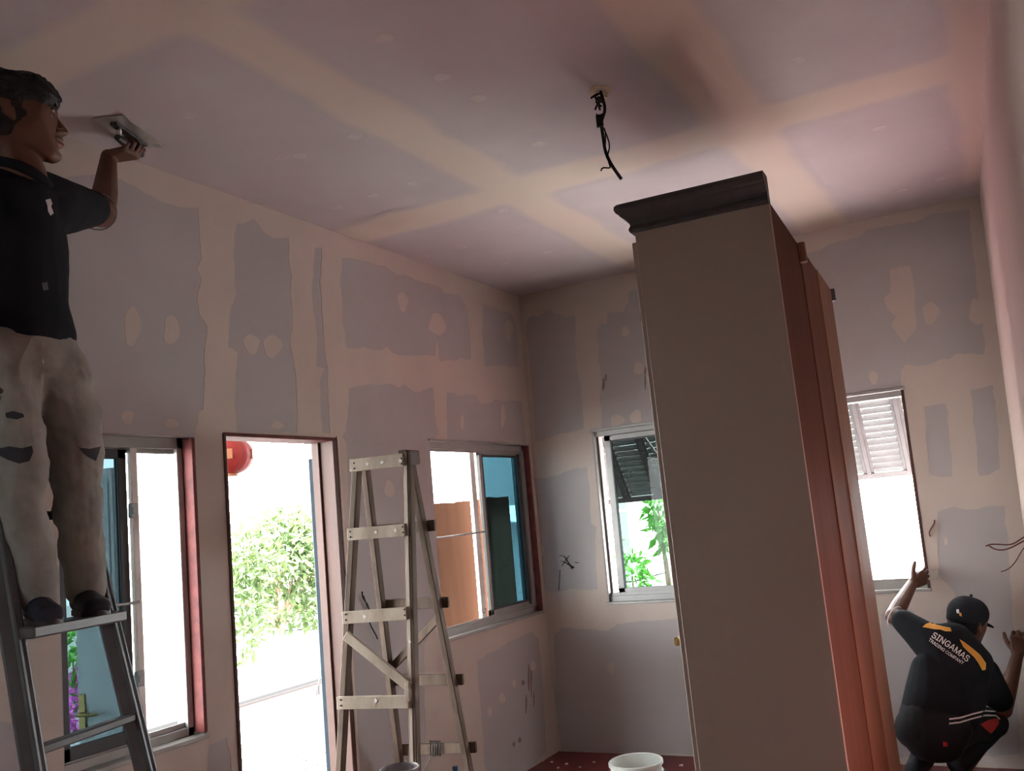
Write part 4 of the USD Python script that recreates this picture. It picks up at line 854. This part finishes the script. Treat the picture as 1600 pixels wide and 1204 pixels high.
_top = trm.vertices.copy(); wrinkle(trm, .018, 7, 9); wrinkle(trm, .012, 17, 4)
_k = np.clip((_top[:, 2] - float(q(40, 585, 2.66)[2])) / .07, 0, 1)[:, None]; trm.vertices = trm.vertices * (1 - _k) + _top * _k
trousers = obj('trousers', trm, pants_m, mn, smooth=60, label='torn, paint-stained pale trousers')
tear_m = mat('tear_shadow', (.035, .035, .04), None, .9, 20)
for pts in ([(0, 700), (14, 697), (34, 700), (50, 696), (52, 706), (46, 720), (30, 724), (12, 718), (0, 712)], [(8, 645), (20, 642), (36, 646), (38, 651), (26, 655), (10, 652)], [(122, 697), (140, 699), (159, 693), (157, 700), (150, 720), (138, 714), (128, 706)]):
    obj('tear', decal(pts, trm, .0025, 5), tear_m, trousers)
obj('torn_flap', decal([(120, 692), (140, 695), (161, 690), (158, 697), (140, 701), (124, 699)], trm, .012, 4, thick=.004), pants_m, trousers)
obj('fly_seam', decal([(66, 536), (69, 536), (68, 600), (65, 620), (63, 600)], trm, .0015, 6), mat('seam_thread', (.26, .235, .19), None, .9, 20), trousers)
for fp in (fL_, fR):
    h_, t_ = fp - toe * .065, fp + toe * .115
    sx = np.cross(toe, [0, 0, 1])
    up = soft([hull((h_ + (0, 0, .040), .034), (fp + toe * .02 + (0, 0, .042), .036), (fp + (0, 0, .075) - toe * .03, .036)), hull((fp + toe * .02 + (0, 0, .04), .036), (t_ + sx * .012 + (0, 0, .028), .026), (t_ - sx * .014 + (0, 0, .028), .025))], .012, 6)
    so = np.array([[*(c_ + sx * w_ * math.cos(t) + toe * l2 * math.sin(t)), ] for c_, w_, l2 in ((h_ + toe * .03, .034, .06), (t_ - toe * .02, .040, .045)) for t in np.linspace(0, 6.28, 16)])
    so[:, 2] = SOLE + .001; so2 = so.copy(); so2[:, 2] += .016
    shoe = obj('shoe', up, shoe_m, mn, smooth=60); obj('sole', trimesh.Trimesh(np.vstack([so, so2])).convex_hull, grip_m, shoe, smooth=30)
# his tool
tw = thing('plastering_trowel', 'steel trowel with dark handle held flat against the ceiling', 'trowel')
axp = np.array([pl_ax, pl_sd, [0, 0, 1.]])
obj('blade', obx(plate_c, axp, (.135, .055, .0015)), blade_m, tw)
obj('backing', obx(plate_c + (0, 0, -.008), axp, (.10, .014, .006), .002), grip_m, tw)
obj('post', [beam(plate_c + pl_ax * s + (0, 0, -.006), plate_c + pl_ax * s + (0, 0, -.056), .014, .012, pl_ax) for s in (-.065, .065)], blade_m, tw)
obj('handle', tube([grip_c + pl_ax * s for s in np.linspace(-.08, .08, 9)], np.array([.011, .014, .0155, .0155, .015, .0155, .0155, .014, .011]), 14), grip_m, tw)

# ---- the man crouching under the window
m2 = thing('person', 'man in black cap and lettered black shirt crouching at the back wall under the window', 'person')
hd2 = Head(q(1513, 972, 4.60), rH * .95 + fH * .5 + np.array([0, 0, -.22]), (cU + cR * .10), .98)
sL, eL, wL = q(1448, 992, 4.50), q(1396, 962, 4.66), q(1425, 912, 4.86)
sR, eR, wR = q(1540, 1050, 4.48), q(1568, 1108, 4.50), q(1590, 1022, 4.62)
hipL, hipR = q(1432, 1138, 4.32), q(1472, 1145, 4.30)
knL, knR = q(1470, 1135, 4.72), q(1552, 1128, 4.58)
anL, anR = q(1428, 1196, 4.38), q(1500, 1214, 4.40)
anL[2] = .10; anR[2] = .10
ft = unit(rH * .55 + fH * .85)
sk = hd2.solids() + chain(hd2.S(0, -.025, -.05, .055), (q(1503, 1000, 4.53), .058), (q(1498, 1020, 4.48), .075))
sk += chain((q(1495, 1018, 4.47), .08), (sL, .052), (eL, .043)) + chain((eL, .042), (eL + (wL - eL) * .35, .042), (wL, .028))
sk += hand(wL, cU * .35 + cR * .75 + cF * .15, cF * .9 + cU * .1, cU - cR * .5, (.4, .6, .4), .95)
sk += chain((q(1495, 1018, 4.47), .08), (sR, .052), (eR, .043)) + chain((eR, .042), (eR + (wR - eR) * .35, .040), (wR, .028))
sk += hand(wR, cU + cR * .08, cF * .6 + cR * .5, -cR + cF * .4, (.7, .9, .6), .95)
sk += chain((q(1492, 1030, 4.46), .11), (q(1462, 1110, 4.36), .11), (q(1452, 1135, 4.32), .11))
for hp2, kn2, an2 in ((hipL, knL, anL), (hipR, knR, anR)): sk += chain((hp2, .085), (kn2, .055), (an2, .038), (an2 * [1, 1, 0] + (0, 0, .035) + ft * .08, .026), (an2 * [1, 1, 0] + (0, 0, .028) + ft * .16, .022))
body2 = obj('body', soft(sk, .012, 8), skin, m2, smooth=60); hd2.extras(body2)
S = hd2.S
hh = hull(S(0, -.034, .03, .089), S(0, -.05, -.01, .068), S(.03, -.03, -.02, .05), S(-.03, -.03, -.02, .05))
obj('hair', soft([hh - hull(S(.06, .10, .02, .06), S(-.06, .10, .02, .06), S(.12, .06, -.07, .06), S(-.12, .06, -.07, .06), S(0, .1, -.1, .08))], .012, 4), hair_m, m2, smooth=60)
cap_s = hull(S(0, -.032, .045, .094), S(0, .02, .05, .083), S(0, -.03, .02, .094)) - manifold3d.Manifold.cube([1, 1, .5], True).transform(np.column_stack([np.array([hd2.r, hd2.f, hd2.u]).T, hd2.p(0, 0, -.002 - .25 / hd2.s)]))
capm = tm(cap_s.refine_to_length(.012)); capm.merge_vertices(); trimesh.smoothing.filter_taubin(capm, iterations=5)
cap = obj('cap', capm, shirt_m, m2, smooth=60, label='black baseball cap')
obj('cap_brim', soft([hull(S(.055, .075, .012, .006), S(-.055, .075, .012, .006), S(.045, .135, -.004, .005), S(-.045, .135, -.004, .005), S(0, .158, -.006, .005), S(0, .06, .02, .008))], .012, 4), shirt_m, cap, smooth=60)
obj('cap_button', tm(sph(*S(0, -.01, .142, .008))), shirt_m, cap)
obj('cap_badge', decal([(1494, 952), (1498, 951), (1499, 957), (1495, 958)], capm, .003, 2), white_cloth, cap, label='small white mark on the cap')
obj('cap_badge', decal([(1498, 956), (1502, 957), (1503, 963), (1499, 961)], capm, .003, 2), yellow_cloth, cap, label='small amber mark on the cap')
sp = [hull((q(1462, 998, 4.47), .075), (q(1490, 1005, 4.47), .105), (q(1524, 1035, 4.46), .085), (q(1478, 1060, 4.42), .125), (q(1508, 1070, 4.44), .115)),
      hull((q(1478, 1060, 4.42), .125), (q(1510, 1072, 4.44), .115), (q(1452, 1048, 4.42), .09), (q(1446, 1110, 4.34), .115), (q(1490, 1112, 4.36), .125), (q(1455, 1095, 4.36), .13)),
      hull((q(1470, 1000, 4.47), .08), (sL, .068)), hull((sL, .07), (q(1462, 1020, 4.45), .08), (q(1411, 970, 4.605), .060)),
      hull((q(1520, 1035, 4.46), .08), (sR, .068)), hull((sR, .07), (q(1524, 1060, 4.45), .08), (q(1562, 1092, 4.49), .062))]
s2 = tm(union(sp).refine_to_length(.016)); s2.merge_vertices(); trimesh.smoothing.filter_taubin(s2, iterations=10); wrinkle(s2, .005, 9, 13)
shirt2 = obj('shirt', s2, shirt_m, m2, smooth=60, label='black shirt with amber shoulders and white lettering')
obj('shoulder_patch', decal([(1441, 979), (1447, 974), (1456, 971), (1462, 975), (1474, 978), (1485, 980), (1487, 986), (1478, 986), (1469, 983), (1462, 983), (1452, 981)], s2, .003, 3), yellow_cloth, shirt2, label='amber shoulder patch')
obj('shoulder_patch', decal([(1499, 998), (1506, 1002), (1514, 1008), (1524, 1016), (1532, 1023), (1541, 1036), (1540, 1046), (1535, 1047), (1529, 1036), (1522, 1026), (1512, 1017), (1505, 1010)], s2, .003, 3), yellow_cloth, shirt2, label='amber shoulder patch')
def lettering(text, p0, p1, h_px, sag, bold):
    m = meshkit.text_mesh(text, 1.0, 0.1, bold=bold); w = m.bounds[1][0]; p0, p1 = np.array(p0, float), np.array(p1, float)
    L = np.linalg.norm(p1 - p0); ux = (p1 - p0) / L; uy = np.array([ux[1], -ux[0]])
    flat = m.vertices[:, 2] < .05
    pix = np.array([p0 + ux * (x / w * L) + uy * (y * h_px - sag * math.sin(math.pi * x / w) * -1) for x, y, _ in m.vertices])
    s = on_surface(pix, px_frame, s2, .0035, 0); d = np.array([unit(ray(*p_)) for p_ in pix]); s[flat] += d[flat] * .004
    ok = ~np.isnan(s).any(1); m.vertices = np.where(ok[:, None], s, np.nanmean(s, axis=0)); m.faces = m.faces[ok[m.faces].all(1)] if False else m.faces
    m.fix_normals(); return m
obj('lettering', lettering('SINGAMAS', (1454, 994), (1511, 1034), 9.5, 1.5, True), white_cloth, shirt2, smooth=False, label='white lettering across the back')
obj('lettering', lettering('TRADING COMPANY', (1450, 1000), (1504, 1038), 5.0, -.5, True), white_cloth, shirt2, smooth=False, label='smaller second line of white lettering')
for p0, p1, wd_ in (((1404, 977), (1408, 955), .06),):
    dir_ = unit(eL - sL); a1 = unit(np.cross(dir_, cU)); a2 = np.cross(a1, dir_); ce2 = q(1411, 970, 4.605) + dir_ * .052
    obj('sleeve_piping', tube([ce2 + .056 * (math.cos(t) * a1 + math.sin(t) * a2) for t in np.linspace(0, 6.2832, 24)], .003, 6), white_cloth, shirt2)
tp = [hull((q(1446, 1122, 4.33), .125), (q(1478, 1128, 4.33), .125), (q(1450, 1150, 4.31), .12), (q(1470, 1152, 4.31), .115)),
      *chain((hipL, .105), (knL, .075)), *chain((knL, .072), (anL + (0, 0, .04), .05)), *chain((hipR, .105), (q(1515, 1132, 4.44), .09), (knR, .075)), *chain((knR, .072), (anR + (0, 0, .05), .055))]
t2 = tm(union(tp).refine_to_length(.016)); t2.merge_vertices(); trimesh.smoothing.filter_taubin(t2, iterations=10); wrinkle(t2, .006, 9, 23)
tro2 = obj('trousers', t2, dark_pants, m2, smooth=60, label='black track trousers with white stripes')
both = trimesh.util.concatenate([s2, t2])
for dy in (0, 7):
    ln_ = [(1483, 1123 + dy), (1500, 1121 + dy), (1520, 1115 + dy), (1540, 1110 + dy), (1556, 1111 + dy * .9), (1563, 1119 + dy * .6)]
    obj('stripe', decal([(x, y - 1.3) for x, y in ln_] + [(x, y + 1.3) for x, y in ln_[::-1]], both, .003, 3), white_cloth, tro2, label='white stripe')
obj('red_panel', decal([(1532, 1131), (1545, 1124), (1560, 1121), (1561, 1130), (1555, 1139), (1549, 1146), (1541, 1140)], both, .003, 3), red_cloth, tro2, label='red cloth panel')
obj('red_panel', decal([(1473, 1158), (1480, 1159), (1481, 1166), (1474, 1166)], both, .003, 3), red_cloth, tro2, label='small red spot')
for an2 in (anL, anR):
    b_ = an2 * [1, 1, 0]
    shoe = obj('sandal_sole', trimesh.Trimesh(np.array([b_ + ft * l2 * math.sin(t) + np.cross(ft, [0, 0, 1]) * w_ * math.cos(t) + ft * o_ + (0, 0, z2) for o_, l2, w_ in ((0.0, .06, .036), (.14, .06, .044)) for z2 in (.001, .012) for t in np.linspace(0, 6.28, 14)])).convex_hull, grip_m, m2)
    obj('strap', tube(spline([b_ + ft * .11 + np.cross(ft, [0, 0, 1]) * .042 + (0, 0, .012), b_ + ft * .10 + (0, 0, .068), b_ + ft * .11 - np.cross(ft, [0, 0, 1]) * .042 + (0, 0, .012)], 12), .008, 8), grip_m, shoe)
sc = thing('scraper', 'small scraper held up to the window corner by the crouching man', 'scraper')
g0 = wL + unit(cU * .35 + cR * .75 + cF * .15) * .07 + unit(cF) * .022
obj('handle', tube([g0 - (cR * .2 - cU * .35) * .10, g0, g0 + (cR * .25 + cU * .1) * .12], .011, 10), grip_m, sc)
obj('blade', obx(g0 + (cR * .25 + cU * .1) * .12 + cR * .028, np.array([unit(cR), unit(cU), unit(np.cross(cR, cU))]), (.035, .028, .0012)), blade_m, sc)
oc_ = thing('porch_cable', 'two thin dark cables hanging low at the right side of the doorway view', 'cable')
for pts in ([(500, 1054), (498, 1075), (500, 1100), (503, 1136)], [(502, 1056), (495, 1085), (497, 1112), (499, 1138)]):
    obj('cable', tube(spline([AX(x, y, -4.2) for x, y in pts], 14), .007, 6), black_wire, oc_)
